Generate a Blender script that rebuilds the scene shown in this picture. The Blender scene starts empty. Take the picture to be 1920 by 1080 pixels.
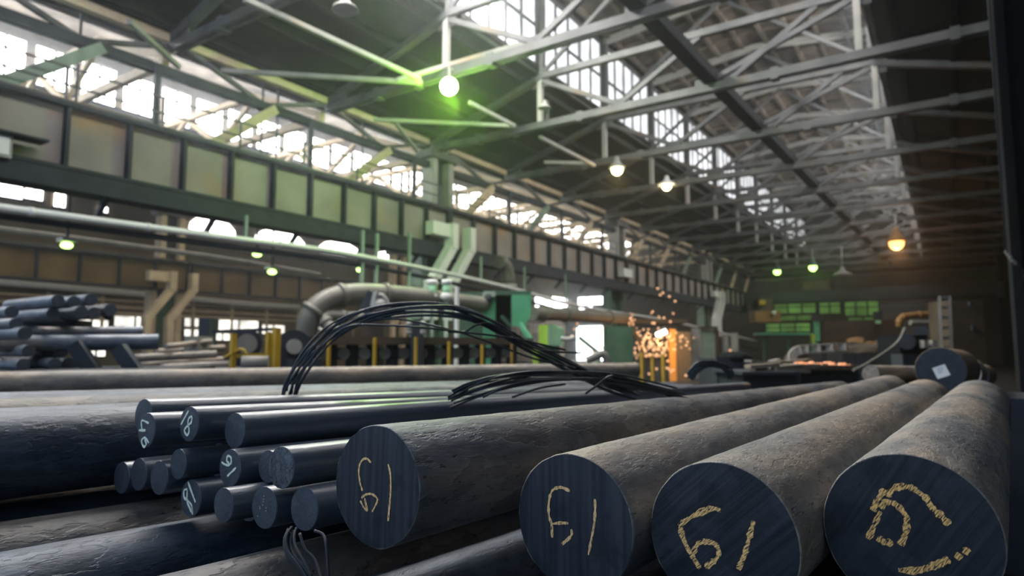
import bpy, bmesh, math, random
from mathutils import Vector, Matrix, noise

C = bpy.context.scene
COL = C.collection
rnd = random.Random(7)

# ---------------------------------------------------------------- camera, world, light, exposure
PITCH, YAW, FPX = math.radians(5.3587), math.radians(33.6604), 1226.0
EYE = Vector((0, 0, 1.5))
cam_data = bpy.data.cameras.new('camera')
cam = bpy.data.objects.new('camera', cam_data)
COL.objects.link(cam)
cam.location = EYE
cam.rotation_euler = (math.pi / 2 + PITCH, 0, YAW)
cam_data.sensor_width = 36.0
cam_data.lens = FPX / 1920 * 36
cam_data.clip_start, cam_data.clip_end = 0.05, 400
cam_data.dof.use_dof = True
cam_data.dof.focus_distance = 1.3
cam_data.dof.aperture_fstop = 3.2
C.camera = cam

C.view_settings.view_transform = 'Standard'
C.view_settings.look = 'None'
C.view_settings.gamma = 1.0
C.view_settings.exposure = 0.0
C.view_settings.use_curve_mapping = False

world = bpy.data.worlds.new('world')
C.world = world
world.use_nodes = True
wb = world.node_tree.nodes['Background']
wb.inputs[0].default_value = (0.58, 0.76, 1.0, 1)
wb.inputs[1].default_value = 0.95

def area_light(name, loc, rot, sx, sy, power, color):
    d = bpy.data.lights.new(name, 'AREA')
    d.shape = 'RECTANGLE'; d.size = sx; d.size_y = sy
    d.energy = power; d.color = color
    o = bpy.data.objects.new(name, d); COL.objects.link(o)
    o.location = loc; o.rotation_euler = rot
    return o

# daylight falling through the long roof lantern (it faces down and a little to the right)
area_light('lantern_daylight', (-12.6, 10.0, 14.4), (0, math.radians(-40), 0), 3.0, 18.0, 7800, (1.0, 0.96, 0.91))
area_light('lantern_daylight_far', (-7.4, 50.0, 15.6), (0, 0, 0), 8.0, 46.0, 200, (0.93, 0.96, 1.0))
area_light('lantern_daylight_right', (-2.2, 34.0, 14.4), (0, math.radians(55), 0), 3.0, 70.0, 6500, (1.0, 0.97, 0.94))
area_light('side_bay_daylight', (-28.0, 30.0, 13.0), (0, 0, 0), 8.0, 60.0, 2200, (1.0, 0.86, 0.64))

area_light('side_lantern_daylight', (-34.2, 14.0, 14.6), (0, math.radians(-70), 0), 1.9, 44.0, 6500, (0.96, 0.98, 1.0))

def view_dir(x, y):
    f = Vector((-math.sin(YAW) * math.cos(PITCH), math.cos(YAW) * math.cos(PITCH), math.sin(PITCH)))
    r = Vector((math.cos(YAW), math.sin(YAW), 0))
    u = r.cross(f)
    return f + r * ((x - 960) / FPX) + u * ((540 - y) / FPX)
def at(x, y, d):                    # the point seen at photo position (x, y), d metres away
    return EYE + view_dir(x, y) * d
def on_y(x, y, Y):
    v = view_dir(x, y); return EYE + v * (Y / v.y)
def on_x(x, y, X):
    v = view_dir(x, y); return EYE + v * (X / v.x)
def on_z(x, y, Z):
    v = view_dir(x, y); return EYE + v * ((Z - 1.5) / v.z)

# ---------------------------------------------------------------- materials
MATS = {}
def nodes_of(m):
    m.use_nodes = True
    nt = m.node_tree
    return nt, nt.nodes['Principled BSDF']
def new(nt, t, **kw):
    n = nt.nodes.new(t)
    for k, v in kw.items(): setattr(n, k, v)
    return n
def paint(name, c1, c2=None, scale=3.0, rough=0.6, metal=0.0, bump=0.0, bscale=None, c3=None, t3=0.62, stretch=(1, 1, 1), spec=0.4):
    """noise-mottled paint or metal: c1/c2 mixed by a noise, c3 in larger patches"""
    m = bpy.data.materials.new(name)
    nt, b = nodes_of(m)
    tc = new(nt, 'ShaderNodeTexCoord'); mp = new(nt, 'ShaderNodeMapping')
    mp.inputs['Scale'].default_value = stretch
    nt.links.new(tc.outputs['Object'], mp.inputs[0])
    n = new(nt, 'ShaderNodeTexNoise'); n.inputs['Scale'].default_value = scale; n.inputs['Detail'].default_value = 6
    nt.links.new(mp.outputs[0], n.inputs['Vector'])
    r = new(nt, 'ShaderNodeValToRGB')
    r.color_ramp.elements[0].position = 0.35; r.color_ramp.elements[1].position = 0.65
    r.color_ramp.elements[0].color = (*c1, 1); r.color_ramp.elements[1].color = (*(c2 or [v * 1.25 for v in c1]), 1)
    nt.links.new(n.outputs['Fac'], r.inputs[0])
    out = r.outputs[0]
    if c3:
        n2 = new(nt, 'ShaderNodeTexNoise'); n2.inputs['Scale'].default_value = scale * 0.35; n2.inputs['Detail'].default_value = 8
        nt.links.new(mp.outputs[0], n2.inputs['Vector'])
        r2 = new(nt, 'ShaderNodeValToRGB'); r2.color_ramp.elements[0].position = t3 - 0.06; r2.color_ramp.elements[1].position = t3 + 0.06
        nt.links.new(n2.outputs['Fac'], r2.inputs[0])
        mx = new(nt, 'ShaderNodeMixRGB'); mx.inputs[2].default_value = (*c3, 1)
        nt.links.new(r2.outputs[0], mx.inputs[0]); nt.links.new(out, mx.inputs[1])
        out = mx.outputs[0]
    nt.links.new(out, b.inputs['Base Color'])
    b.inputs['Roughness'].default_value = rough; b.inputs['Metallic'].default_value = metal
    b.inputs['Specular IOR Level'].default_value = spec
    if bump:
        n3 = new(nt, 'ShaderNodeTexNoise'); n3.inputs['Scale'].default_value = bscale or scale * 4; n3.inputs['Detail'].default_value = 8
        nt.links.new(mp.outputs[0], n3.inputs['Vector'])
        bp = new(nt, 'ShaderNodeBump'); bp.inputs['Strength'].default_value = bump; bp.inputs['Distance'].default_value = 0.01
        nt.links.new(n3.outputs['Fac'], bp.inputs['Height']); nt.links.new(bp.outputs[0], b.inputs['Normal'])
    MATS[name] = m
    return m
def glow(name, color, strength, dirt=0.0, scale=1.0, base=(0.6, 0.65, 0.7)):
    """glass lit from behind, a lamp or glowing steel; dirt breaks it up"""
    m = bpy.data.materials.new(name)
    nt, b = nodes_of(m)
    b.inputs['Base Color'].default_value = (*base, 1)
    b.inputs['Emission Color'].default_value = (*color, 1)
    b.inputs['Emission Strength'].default_value = strength
    b.inputs['Roughness'].default_value = 0.4
    if dirt:
        tc = new(nt, 'ShaderNodeTexCoord')
        n = new(nt, 'ShaderNodeTexNoise'); n.inputs['Scale'].default_value = scale; n.inputs['Detail'].default_value = 5
        nt.links.new(tc.outputs['Object'], n.inputs['Vector'])
        mr = new(nt, 'ShaderNodeMapRange')
        mr.inputs[1].default_value = 0.35; mr.inputs[2].default_value = 0.65
        mr.inputs[3].default_value = strength * (1 - dirt); mr.inputs[4].default_value = strength
        nt.links.new(n.outputs['Fac'], mr.inputs[0]); nt.links.new(mr.outputs[0], b.inputs['Emission Strength'])
    MATS[name] = m
    return m

def mill_scale(name, dark, mid, rust, rust_t, flake=1.0, rough=0.55, metal=0.2, s=1.0, lines=(1, 1, 0.35), spec=0.5, tone=0.3, fs=16):
    """hot-rolled steel skin: dark oxide, worn grey, rust patches, flaking bump"""
    m = bpy.data.materials.new(name)
    nt, b = nodes_of(m)
    L = nt.links.new
    tc = new(nt, 'ShaderNodeTexCoord'); mp = new(nt, 'ShaderNodeMapping'); mp.inputs['Scale'].default_value = lines
    oi = new(nt, 'ShaderNodeObjectInfo')
    va = new(nt, 'ShaderNodeVectorMath', operation='ADD')
    cb = new(nt, 'ShaderNodeCombineXYZ')
    mu = new(nt, 'ShaderNodeMath', operation='MULTIPLY'); mu.inputs[1].default_value = 37.0
    L(oi.outputs['Random'], mu.inputs[0]); L(mu.outputs[0], cb.inputs[2])
    L(tc.outputs['Object'], mp.inputs[0]); L(mp.outputs[0], va.inputs[0]); L(cb.outputs[0], va.inputs[1])
    def nz(scale, det=8, rg=0.6):
        n = new(nt, 'ShaderNodeTexNoise'); n.inputs['Scale'].default_value = scale * s
        n.inputs['Detail'].default_value = det; n.inputs['Roughness'].default_value = rg
        L(va.outputs[0], n.inputs['Vector']); return n
    def ramp(src, a, bb, ca=(0, 0, 0), cc=(1, 1, 1)):
        r = new(nt, 'ShaderNodeValToRGB'); r.color_ramp.elements[0].position = a; r.color_ramp.elements[1].position = bb
        r.color_ramp.elements[0].color = (*ca, 1); r.color_ramp.elements[1].color = (*cc, 1)
        L(src, r.inputs[0]); return r
    n1 = nz(9); r1 = ramp(n1.outputs['Fac'], 0.36, 0.66, dark, mid)
    n2 = nz(4); r2 = ramp(n2.outputs['Fac'], rust_t - 0.08, rust_t + 0.1)
    mx = new(nt, 'ShaderNodeMixRGB'); mx.inputs[2].default_value = (*rust, 1)
    L(r2.outputs[0], mx.inputs[0]); L(r1.outputs[0], mx.inputs[1])
    # flakes: steps of a coarse noise
    n3 = nz(fs, 5, 0.6); r3 = ramp(n3.outputs['Fac'], 0.49, 0.52)
    n4 = nz(70, 6)
    n5 = nz(85, 4); r5 = ramp(n5.outputs['Fac'], 0.62, 0.67)
    mx2 = new(nt, 'ShaderNodeMixRGB', blend_type='MULTIPLY'); mx2.inputs[0].default_value = 0.55
    r4 = ramp(n4.outputs['Fac'], 0.3, 0.6, (0.5, 0.5, 0.5), (1, 1, 1))
    L(mx.outputs[0], mx2.inputs[1]); L(r4.outputs[0], mx2.inputs[2])
    mx3 = new(nt, 'ShaderNodeMixRGB', blend_type='MULTIPLY'); mx3.inputs[0].default_value = min(0.8, tone)
    r6 = ramp(n3.outputs['Fac'], 0.49, 0.52, (0.62, 0.62, 0.64), (1.25, 1.23, 1.2))
    L(mx2.outputs[0], mx3.inputs[1]); L(r6.outputs[0], mx3.inputs[2])
    mx4 = new(nt, 'ShaderNodeMixRGB'); mx4.inputs[2].default_value = (dark[0] * 0.35, dark[1] * 0.35, dark[2] * 0.35, 1)
    f5 = new(nt, 'ShaderNodeMath', operation='MULTIPLY'); f5.inputs[1].default_value = min(0.8, 0.7 * flake)
    L(r5.outputs[0], f5.inputs[0]); L(f5.outputs[0], mx4.inputs[0]); L(mx3.outputs[0], mx4.inputs[1])
    L(mx4.outputs[0], b.inputs['Base Color'])
    a1 = new(nt, 'ShaderNodeMath', operation='MULTIPLY_ADD'); a1.inputs[1].default_value = 0.55
    L(r3.outputs[0], a1.inputs[0]); L(n4.outputs['Fac'], a1.inputs[2])
    a2 = new(nt, 'ShaderNodeMath', operation='MULTIPLY_ADD'); a2.inputs[1].default_value = -0.5
    L(r5.outputs[0], a2.inputs[0]); L(a1.outputs[0], a2.inputs[2])
    bp = new(nt, 'ShaderNodeBump'); bp.inputs['Strength'].default_value = 0.55 * flake; bp.inputs['Distance'].default_value = 0.004
    L(a2.outputs[0], bp.inputs['Height']); L(bp.outputs[0], b.inputs['Normal'])
    b.inputs['Roughness'].default_value = rough; b.inputs['Metallic'].default_value = metal
    b.inputs['Specular IOR Level'].default_value = spec
    MATS[name] = m
    return m
def sawn(name, angle, dark, mid, pale, groove=1.0, fine=55.0):
    """saw-cut end face: long parallel saw marks at an angle, oxide patches"""
    m = bpy.data.materials.new(name)
    nt, b = nodes_of(m)
    L = nt.links.new
    tc = new(nt, 'ShaderNodeTexCoord'); oi = new(nt, 'ShaderNodeObjectInfo')
    mu = new(nt, 'ShaderNodeMath', operation='MULTIPLY'); mu.inputs[1].default_value = 11.0
    L(oi.outputs['Random'], mu.inputs[0])
    cb = new(nt, 'ShaderNodeCombineXYZ'); L(mu.outputs[0], cb.inputs[2])
    rt = new(nt, 'ShaderNodeMapping'); rt.inputs['Rotation'].default_value = (0, 0, -angle)
    L(tc.outputs['Object'], rt.inputs[0])
    mp = new(nt, 'ShaderNodeMapping'); mp.inputs['Scale'].default_value = (2.2, fine, 1)
    L(rt.outputs[0], mp.inputs[0])
    va = new(nt, 'ShaderNodeVectorMath', operation='ADD'); L(mp.outputs[0], va.inputs[0]); L(cb.outputs[0], va.inputs[1])
    vb = new(nt, 'ShaderNodeVectorMath', operation='ADD'); L(tc.outputs['Object'], vb.inputs[0]); L(cb.outputs[0], vb.inputs[1])
    def nz(src, scale, det=6):
        n = new(nt, 'ShaderNodeTexNoise'); n.inputs['Scale'].default_value = scale; n.inputs['Detail'].default_value = det
        L(src, n.inputs['Vector']); return n
    def ramp(src, a, bb, ca=(0, 0, 0), cc=(1, 1, 1)):
        r = new(nt, 'ShaderNodeValToRGB'); r.color_ramp.elements[0].position = a; r.color_ramp.elements[1].position = bb
        r.color_ramp.elements[0].color = (*ca, 1); r.color_ramp.elements[1].color = (*cc, 1)
        L(src, r.inputs[0]); return r
    s1 = nz(va.outputs[0], 1.6); r1 = ramp(s1.outputs['Fac'], 0.36, 0.66, dark, mid)
    p1 = nz(vb.outputs[0], 14, 5); rp = ramp(p1.outputs['Fac'], 0.54, 0.60)
    mx = new(nt, 'ShaderNodeMixRGB'); mx.inputs[2].default_value = (*pale, 1)
    f = new(nt, 'ShaderNodeMath', operation='MULTIPLY'); f.inputs[1].default_value = 0.55
    L(rp.outputs[0], f.inputs[0]); L(f.outputs[0], mx.inputs[0]); L(r1.outputs[0], mx.inputs[1])
    L(mx.outputs[0], b.inputs['Base Color'])
    p2 = nz(vb.outputs[0], 30, 4)
    a = new(nt, 'ShaderNodeMath', operation='MULTIPLY_ADD'); a.inputs[1].default_value = 0.4
    L(p2.outputs['Fac'], a.inputs[0]); L(s1.outputs['Fac'], a.inputs[2])
    bp = new(nt, 'ShaderNodeBump'); bp.inputs['Strength'].default_value = 0.5 * groove; bp.inputs['Distance'].default_value = 0.003
    L(a.outputs[0], bp.inputs['Height']); L(bp.outputs[0], b.inputs['Normal'])
    b.inputs['Roughness'].default_value = 0.5; b.inputs['Metallic'].default_value = 0.35
    MATS[name] = m
    return m
def chalk_mat(name, col, angle, solid):
    """chalk rubbed over saw marks: breaks up along the marks, see-through where it missed"""
    m = bpy.data.materials.new(name)
    nt, b = nodes_of(m)
    L = nt.links.new
    tc = new(nt, 'ShaderNodeTexCoord')
    rt = new(nt, 'ShaderNodeMapping'); rt.inputs['Rotation'].default_value = (0, 0, -angle)
    L(tc.outputs['Object'], rt.inputs[0])
    mp = new(nt, 'ShaderNodeMapping'); mp.inputs['Scale'].default_value = (55, 480, 1)
    L(rt.outputs[0], mp.inputs[0])
    n = new(nt, 'ShaderNodeTexNoise'); n.inputs['Scale'].default_value = 1.6; n.inputs['Detail'].default_value = 4
    L(mp.outputs[0], n.inputs['Vector'])
    r = new(nt, 'ShaderNodeValToRGB'); r.color_ramp.elements[0].position = solid - 0.02; r.color_ramp.elements[1].position = solid + 0.03
    L(n.outputs['Fac'], r.inputs[0])
    b.inputs['Base Color'].default_value = (*col, 1); b.inputs['Roughness'].default_value = 0.95
    b.inputs['Specular IOR Level'].default_value = 0.1
    L(r.outputs[0], b.inputs['Alpha'])
    MATS[name] = m
    return m

R = math.radians
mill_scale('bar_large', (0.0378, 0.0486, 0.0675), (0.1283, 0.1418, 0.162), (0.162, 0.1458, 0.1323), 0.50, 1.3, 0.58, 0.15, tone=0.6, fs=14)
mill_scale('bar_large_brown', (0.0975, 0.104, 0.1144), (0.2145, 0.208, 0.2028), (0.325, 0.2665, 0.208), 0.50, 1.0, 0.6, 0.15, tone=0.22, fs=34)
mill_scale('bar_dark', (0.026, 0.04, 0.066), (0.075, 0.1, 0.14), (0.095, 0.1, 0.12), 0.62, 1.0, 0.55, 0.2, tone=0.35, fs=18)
mill_scale('bar_smooth', (0.06, 0.078, 0.11), (0.085, 0.105, 0.14), (0.11, 0.115, 0.135), 0.66, 0.22, 0.34, 0.12, 1.0, (1, 1, 0.12), 0.7, tone=0.05)
mill_scale('bar_far', (0.0816, 0.0979, 0.1306), (0.1632, 0.1958, 0.2448), (0.2122, 0.1877, 0.1632), 0.6, 0.5, 0.45, 0.3)
mill_scale('bar_pale', (0.162, 0.1512, 0.1418), (0.27, 0.2497, 0.2295), (0.351, 0.2835, 0.216), 0.55, 0.8, 0.6, 0.1)
sawn('face_upright', R(90), (0.023, 0.0299, 0.0425), (0.0489, 0.0575, 0.0747), (0.0161, 0.0207, 0.0299), 0.9)
sawn('face_slant', R(43), (0.011, 0.015, 0.023), (0.025, 0.031, 0.0425), (0.0375, 0.046, 0.0625), 1.2)
sawn('face_steep', R(57), (0.009, 0.0125, 0.019), (0.021, 0.026, 0.036), (0.0275, 0.034, 0.045), 1.2)
mill_scale('face_small', (0.055, 0.068, 0.092), (0.08, 0.096, 0.125), (0.095, 0.105, 0.125), 0.64, 0.4, 0.6, 0.2, 2.0, (1, 1, 1), tone=0.1)
mill_scale('face_rough', (0.06, 0.075, 0.1), (0.16, 0.19, 0.24), (0.12, 0.14, 0.17), 0.6, 2.2, 0.5, 0.3, 2.5, (1, 0.45, 1))
chalk_mat('chalk_yellow_upright', (1.0, 0.64, 0.30), R(90), 0.42)
chalk_mat('chalk_yellow_slant', (1.0, 0.62, 0.25), R(43), 0.46)
chalk_mat('chalk_yellow_steep', (1.0, 0.60, 0.22), R(57), 0.47)
chalk_mat('chalk_white', (0.80, 0.88, 0.76), R(20), 0.33)
paint('wire', (0.026, 0.031, 0.038), (0.05, 0.057, 0.068), 8, 0.38, 0.6, spec=0.6)
paint('steel_grey', (0.07, 0.075, 0.080), (0.125, 0.126, 0.13), 1.2, 0.6, 0.1, c3=(0.13, 0.10, 0.075), t3=0.63)
paint('steel_pale', (0.30, 0.30, 0.29), (0.40, 0.39, 0.37), 1.5, 0.6, c3=(0.35, 0.28, 0.2), t3=0.66)
paint('steel_tan', (0.50, 0.40, 0.27), (0.66, 0.54, 0.38), 1.5, 0.65)
paint('steel_dark', (0.020, 0.026, 0.036), (0.034, 0.040, 0.052), 2, 0.65, 0.1)
paint('steel_black', (0.006, 0.007, 0.009), (0.010, 0.012, 0.015), 2, 0.9, spec=0.1)
paint('girder_web', (0.23, 0.21, 0.198), (0.33, 0.30, 0.275), 0.6, 0.65, c3=(0.40, 0.24, 0.10), t3=0.60)
paint('girder_olive', (0.11, 0.078, 0.034), (0.17, 0.12, 0.05), 0.6, 0.7)
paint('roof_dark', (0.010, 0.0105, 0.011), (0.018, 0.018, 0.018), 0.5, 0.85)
paint('roof_ribs', (0.085, 0.068, 0.052), (0.20, 0.168, 0.135), 0.7, 0.8, c3=(0.04, 0.032, 0.024), t3=0.55)
paint('floor_mat', (0.014, 0.016, 0.020), (0.028, 0.028, 0.030), 0.8, 0.75)
paint('wall_dark', (0.055, 0.050, 0.044), (0.085, 0.076, 0.066), 0.4, 0.85)
paint('wall_tan', (0.16, 0.12, 0.075), (0.24, 0.18, 0.11), 0.35, 0.85)
paint('cladding', (0.15, 0.14, 0.13), (0.27, 0.255, 0.24), 0.6, 0.8, stretch=(0.3, 1, 3))
paint('yellow_paint', (0.42, 0.26, 0.015), (0.52, 0.33, 0.03), 4, 0.5, c3=(0.16, 0.11, 0.04), t3=0.66)
paint('green_paint', (0.09, 0.36, 0.19), (0.12, 0.46, 0.25), 2, 0.5)
paint('green_dark', (0.035, 0.085, 0.055), (0.06, 0.12, 0.08), 2, 0.6)
paint('rust_roll', (0.13, 0.095, 0.065), (0.21, 0.155, 0.105), 6, 0.65)
paint('green_pale', (0.36, 0.72, 0.44), (0.44, 0.80, 0.52), 2, 0.5)
paint('green_lime', (0.28, 0.46, 0.05), (0.36, 0.54, 0.08), 2, 0.5)
paint('green_grey', (0.20, 0.27, 0.22), (0.28, 0.36, 0.29), 2, 0.6)
paint('machine_brown', (0.055, 0.040, 0.028), (0.09, 0.066, 0.045), 1.5, 0.7)
paint('machine_grey', (0.17, 0.165, 0.15), (0.27, 0.255, 0.23), 1.5, 0.65)
paint('orange_brown', (0.22, 0.11, 0.035), (0.32, 0.17, 0.06), 1.2, 0.65)
paint('screen_orange_lit', (0.85, 0.38, 0.08), (0.95, 0.48, 0.12), 2, 0.6)  # orange light of the sparks put into the screen's colour
paint('duct', (0.14, 0.135, 0.12), (0.21, 0.20, 0.175), 1.3, 0.5, 0.2)
paint('concrete', (0.20, 0.17, 0.13), (0.30, 0.26, 0.20), 2.0, 0.9, bump=0.4)
paint('bright_pipe', (0.66, 0.68, 0.70), (0.80, 0.80, 0.80), 1.5, 0.3, 0.0, spec=0.8)
paint('paper', (0.75, 0.77, 0.78), (0.82, 0.83, 0.83), 6, 0.8)
paint('print_grey', (0.32, 0.33, 0.35), None, 6, 0.8)
paint('cut_steel_dark', (0.020, 0.027, 0.038), (0.032, 0.040, 0.054), 20, 0.7, 0.1, bump=0.2)
glow('pane_roof', (0.95, 0.97, 1.0), 1.2, 0.55, 0.9)
glow('pane_side', (1.0, 0.985, 0.96), 9.0, 0.5, 0.8)
glow('pane_side_dirty', (1.0, 0.97, 0.92), 1.1, 0.8, 1.1)
glow('pane_far', (1.0, 0.96, 0.86), 2.0, 0.6, 0.8)
glow('pane_green_lit', (0.30, 0.70, 0.13), 0.30, 0.6, 0.5, (0.1, 0.16, 0.06))  # green lamp light falling on these panes, put in as emission
glow('pane_gate', (0.95, 0.98, 1.0), 9.0)
paint('white_paint', (0.68, 0.70, 0.67), (0.78, 0.79, 0.76), 2, 0.5)
glow('bulb_green', (0.75, 1.0, 0.42), 14.0)
glow('bulb_yellow', (1.0, 0.82, 0.40), 9.0)
glow('bulb_orange', (1.0, 0.45, 0.12), 3.6)
glow('bulb_lime', (0.55, 1.0, 0.22), 5.0)
glow('spark', (1.0, 0.37, 0.09), 1.15)
glow('hot_steel', (1.0, 0.30, 0.05), 1.2)
glow('weld', (1.0, 1.0, 0.85), 9.0)
M = MATS

# ---------------------------------------------------------------- helpers
class MB:
    """collects boxes, struts, tubes and lathes in world coordinates; build() links them as ONE mesh object"""
    def __init__(self): self.bm = bmesh.new()
    def hexa(self, v):
        v = [self.bm.verts.new(p) for p in v]
        for f in ((0, 3, 2, 1), (4, 5, 6, 7), (0, 1, 5, 4), (1, 2, 6, 5), (2, 3, 7, 6), (3, 0, 4, 7)):
            self.bm.faces.new([v[i] for i in f])
        return self
    def box(self, a, b):
        (x0, y0, z0), (x1, y1, z1) = a, b
        x0, x1 = min(x0, x1), max(x0, x1); y0, y1 = min(y0, y1), max(y0, y1); z0, z1 = min(z0, z1), max(z0, z1)
        return self.hexa([(x0, y0, z0), (x1, y0, z0), (x1, y1, z0), (x0, y1, z0), (x0, y0, z1), (x1, y0, z1), (x1, y1, z1), (x0, y1, z1)])
    def bar(self, p, q, w, h, up=(0, 0, 1)):
        p, q = Vector(p), Vector(q); d = (q - p).normalized(); up = Vector(up)
        if abs(d.dot(up)) > 0.97: up = Vector((0, 1, 0))
        s = d.cross(up).normalized() * (w / 2); t = s.cross(d).normalized() * (h / 2)
        return self.hexa([p - s - t, p + s - t, q + s - t, q - s - t, p - s + t, p + s + t, q + s + t, q - s + t])
    def tube(self, pts, r, seg=10, caps=True):
        pts = [Vector(p) for p in pts]; rings = []; prev = None
        for i, p in enumerate(pts):
            d = (pts[min(i + 1, len(pts) - 1)] - pts[max(i - 1, 0)]).normalized()
            if prev is None:
                n = d.cross(Vector((0, 0, 1)))
                if n.length < 0.05: n = d.cross(Vector((0, 1, 0)))
                n.normalize()
            else:
                n = (prev - d * prev.dot(d)).normalized()
            prev = n; m = d.cross(n)
            rr = r[i] if isinstance(r, (list, tuple)) else r
            rings.append([self.bm.verts.new(p + (n * math.cos(a) + m * math.sin(a)) * rr) for a in [2 * math.pi * k / seg for k in range(seg)]])
        for a, b in zip(rings, rings[1:]):
            for k in range(seg):
                f = self.bm.faces.new([a[k], a[(k + 1) % seg], b[(k + 1) % seg], b[k]]); f.smooth = True
        if caps:
            self.bm.faces.new(rings[0][::-1]); self.bm.faces.new(rings[-1])
        return self
    def ball(self, c, r, seg=10, sz=1.0):
        mt = Matrix.Translation(Vector(c)) @ Matrix.Diagonal((r, r, r * sz, 1))
        bmesh.ops.create_uvsphere(self.bm, u_segments=seg, v_segments=max(6, seg // 2 + 1), radius=1, matrix=mt)
        return self
    def blob(self, c, r, seed, sx=1, sy=1, sz=1, amp=0.3):
        n0 = len(self.bm.verts)
        bmesh.ops.create_icosphere(self.bm, subdivisions=2, radius=1)
        self.bm.verts.ensure_lookup_table()
        for v in self.bm.verts[n0:]:
            k = 1 + amp * noise.noise(v.co * 1.6 + Vector((seed, seed * 2, 0)))
            v.co = Vector(c) + Vector((v.co.x * r * sx, v.co.y * r * sy, v.co.z * r * sz)) * k
        return self
    def build(self, name, mat, parent=None, loc=None, bevel=0.0, kind=None, label=None):
        me = bpy.data.meshes.new(name)
        org = Vector(loc) if loc is not None else Vector((0, 0, 0))
        if parent is not None:
            org = WORLD[parent.name].copy()
        bmesh.ops.recalc_face_normals(self.bm, faces=self.bm.faces)
        for v in self.bm.verts: v.co -= org
        self.bm.to_mesh(me); self.bm.free()
        o = bpy.data.objects.new(name, me); COL.objects.link(o)
        me.materials.append(M[mat])
        if parent is not None: o.parent = parent
        else: o.location = org
        WORLD[o.name] = org
        if bevel:
            bv = o.modifiers.new('bevel', 'BEVEL'); bv.width = bevel; bv.segments = 2; bv.limit_method = 'ANGLE'
        if kind: o['kind'] = kind
        if label: o['label'] = label
        return o
WORLD = {}
def thing(name, label, cat, loc, group=None):
    o = bpy.data.objects.new(name, None); COL.objects.link(o)
    o.empty_display_size = 0.1
    o.location = loc; WORLD[o.name] = Vector(loc)
    o['label'] = label; o['category'] = cat
    if group: o['group'] = group
    return o
def tag(o, label, cat, group=None):
    o['label'] = label; o['category'] = cat
    if group: o['group'] = group
    return o
def dup(root, loc, label, group=None):
    r = root.copy(); COL.objects.link(r); r.location = loc; r['label'] = label
    if group: r['group'] = group
    for ch in list(root.children):
        c = ch.copy(); COL.objects.link(c); c.parent = r
        for g in list(ch.children):
            d = g.copy(); COL.objects.link(d); d.parent = c
    return r
def smooth_path(pts, n=8):
    pts = [Vector(p) for p in pts]; out = []
    P = [pts[0] * 2 - pts[1]] + pts + [pts[-1] * 2 - pts[-2]]
    for i in range(1, len(P) - 2):
        a, b, c, d = P[i - 1], P[i], P[i + 1], P[i + 2]
        for k in range(n):
            t = k / n
            out.append(0.5 * ((2 * b) + (c - a) * t + (2 * a - 5 * b + 4 * c - d) * t * t + (3 * b - a - 3 * c + d) * t ** 3))
    out.append(pts[-1])
    return out
ORD = ['first', 'second', 'third', 'fourth', 'fifth', 'sixth', 'seventh', 'eighth', 'ninth', 'tenth', 'eleventh', 'twelfth', 'thirteenth', 'fourteenth', 'fifteenth', 'sixteenth']

# ---------------------------------------------------------------- the hall: floor, roof, walls, windows
XL, XR, XA, XB = -18.6, 4.4, -13.0, -1.8          # column row, right wall, the two edges of the roof lantern
Y0, Y1 = -4.0, 80.6
def TY(k): return 15.7 + 5.85 * k
def struct(name, mb, mat, **kw): return mb.build(name, mat, kind='structure', **kw)

struct('floor', MB().box((-45, Y0, -0.3), (6, 82, 0)), 'floor_mat')
def slope(x0, z0, x1, z1, ribs, th=0.16):
    mb = MB().hexa([(x0, Y0, z0), (x1, Y0, z1), (x1, Y1, z1), (x0, Y1, z0), (x0, Y0, z0 + th), (x1, Y0, z1 + th), (x1, Y1, z1 + th), (x0, Y1, z0 + th)])
    for i in range(ribs):
        t = (i + 0.5) / ribs; x = x0 + (x1 - x0) * t; z = z0 + (z1 - z0) * t
        mb.box((x - 0.09, Y0, z - 0.22), (x + 0.09, Y1, z + 0.05))
    return mb
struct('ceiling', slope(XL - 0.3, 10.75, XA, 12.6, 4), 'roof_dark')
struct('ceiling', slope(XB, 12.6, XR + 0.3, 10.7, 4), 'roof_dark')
lr = slope(XA - 0.3, 16.35, -7.4, 17.0, 5)
for k in range(-3, 24):
    y = TY(k * 0.5 + 0.25)
    lr.hexa([(XA - 0.3, y - 0.1, 16.2), (-7.4, y - 0.1, 16.85), (-7.4, y + 0.1, 16.85), (XA - 0.3, y + 0.1, 16.2), (XA - 0.3, y - 0.1, 16.4), (-7.4, y - 0.1, 17.05), (-7.4, y + 0.1, 17.05), (XA - 0.3, y + 0.1, 16.4)])
struct('ceiling', lr, 'roof_ribs')
lr = slope(-7.4, 17.0, XB + 0.3, 16.35, 5)
for k in range(-3, 24):
    y = TY(k * 0.5 + 0.25)
    lr.hexa([(-7.4, y - 0.1, 16.85), (XB + 0.3, y - 0.1, 16.2), (XB + 0.3, y + 0.1, 16.2), (-7.4, y + 0.1, 16.85), (-7.4, y - 0.1, 17.05), (XB + 0.3, y - 0.1, 16.4), (XB + 0.3, y + 0.1, 16.4), (-7.4, y + 0.1, 17.05)])
struct('ceiling', lr, 'roof_ribs')
struct('wall_lantern_left', MB().box((XA - 0.25, Y0, 12.5), (XA - 0.12, Y1, 16.4)), 'steel_grey')
struct('wall_lantern_right', MB().box((XB + 0.12, Y0, 12.5), (XB + 0.25, Y1, 16.4)), 'roof_ribs')
struct('wall_right', MB().box((XR, Y0, 0), (XR + 0.3, Y1, 10.9)), 'steel_black')
struct('wall_left', MB().box((-44.8, Y0, 0), (-44.5, Y1, 12.2)), 'wall_tan')
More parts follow.
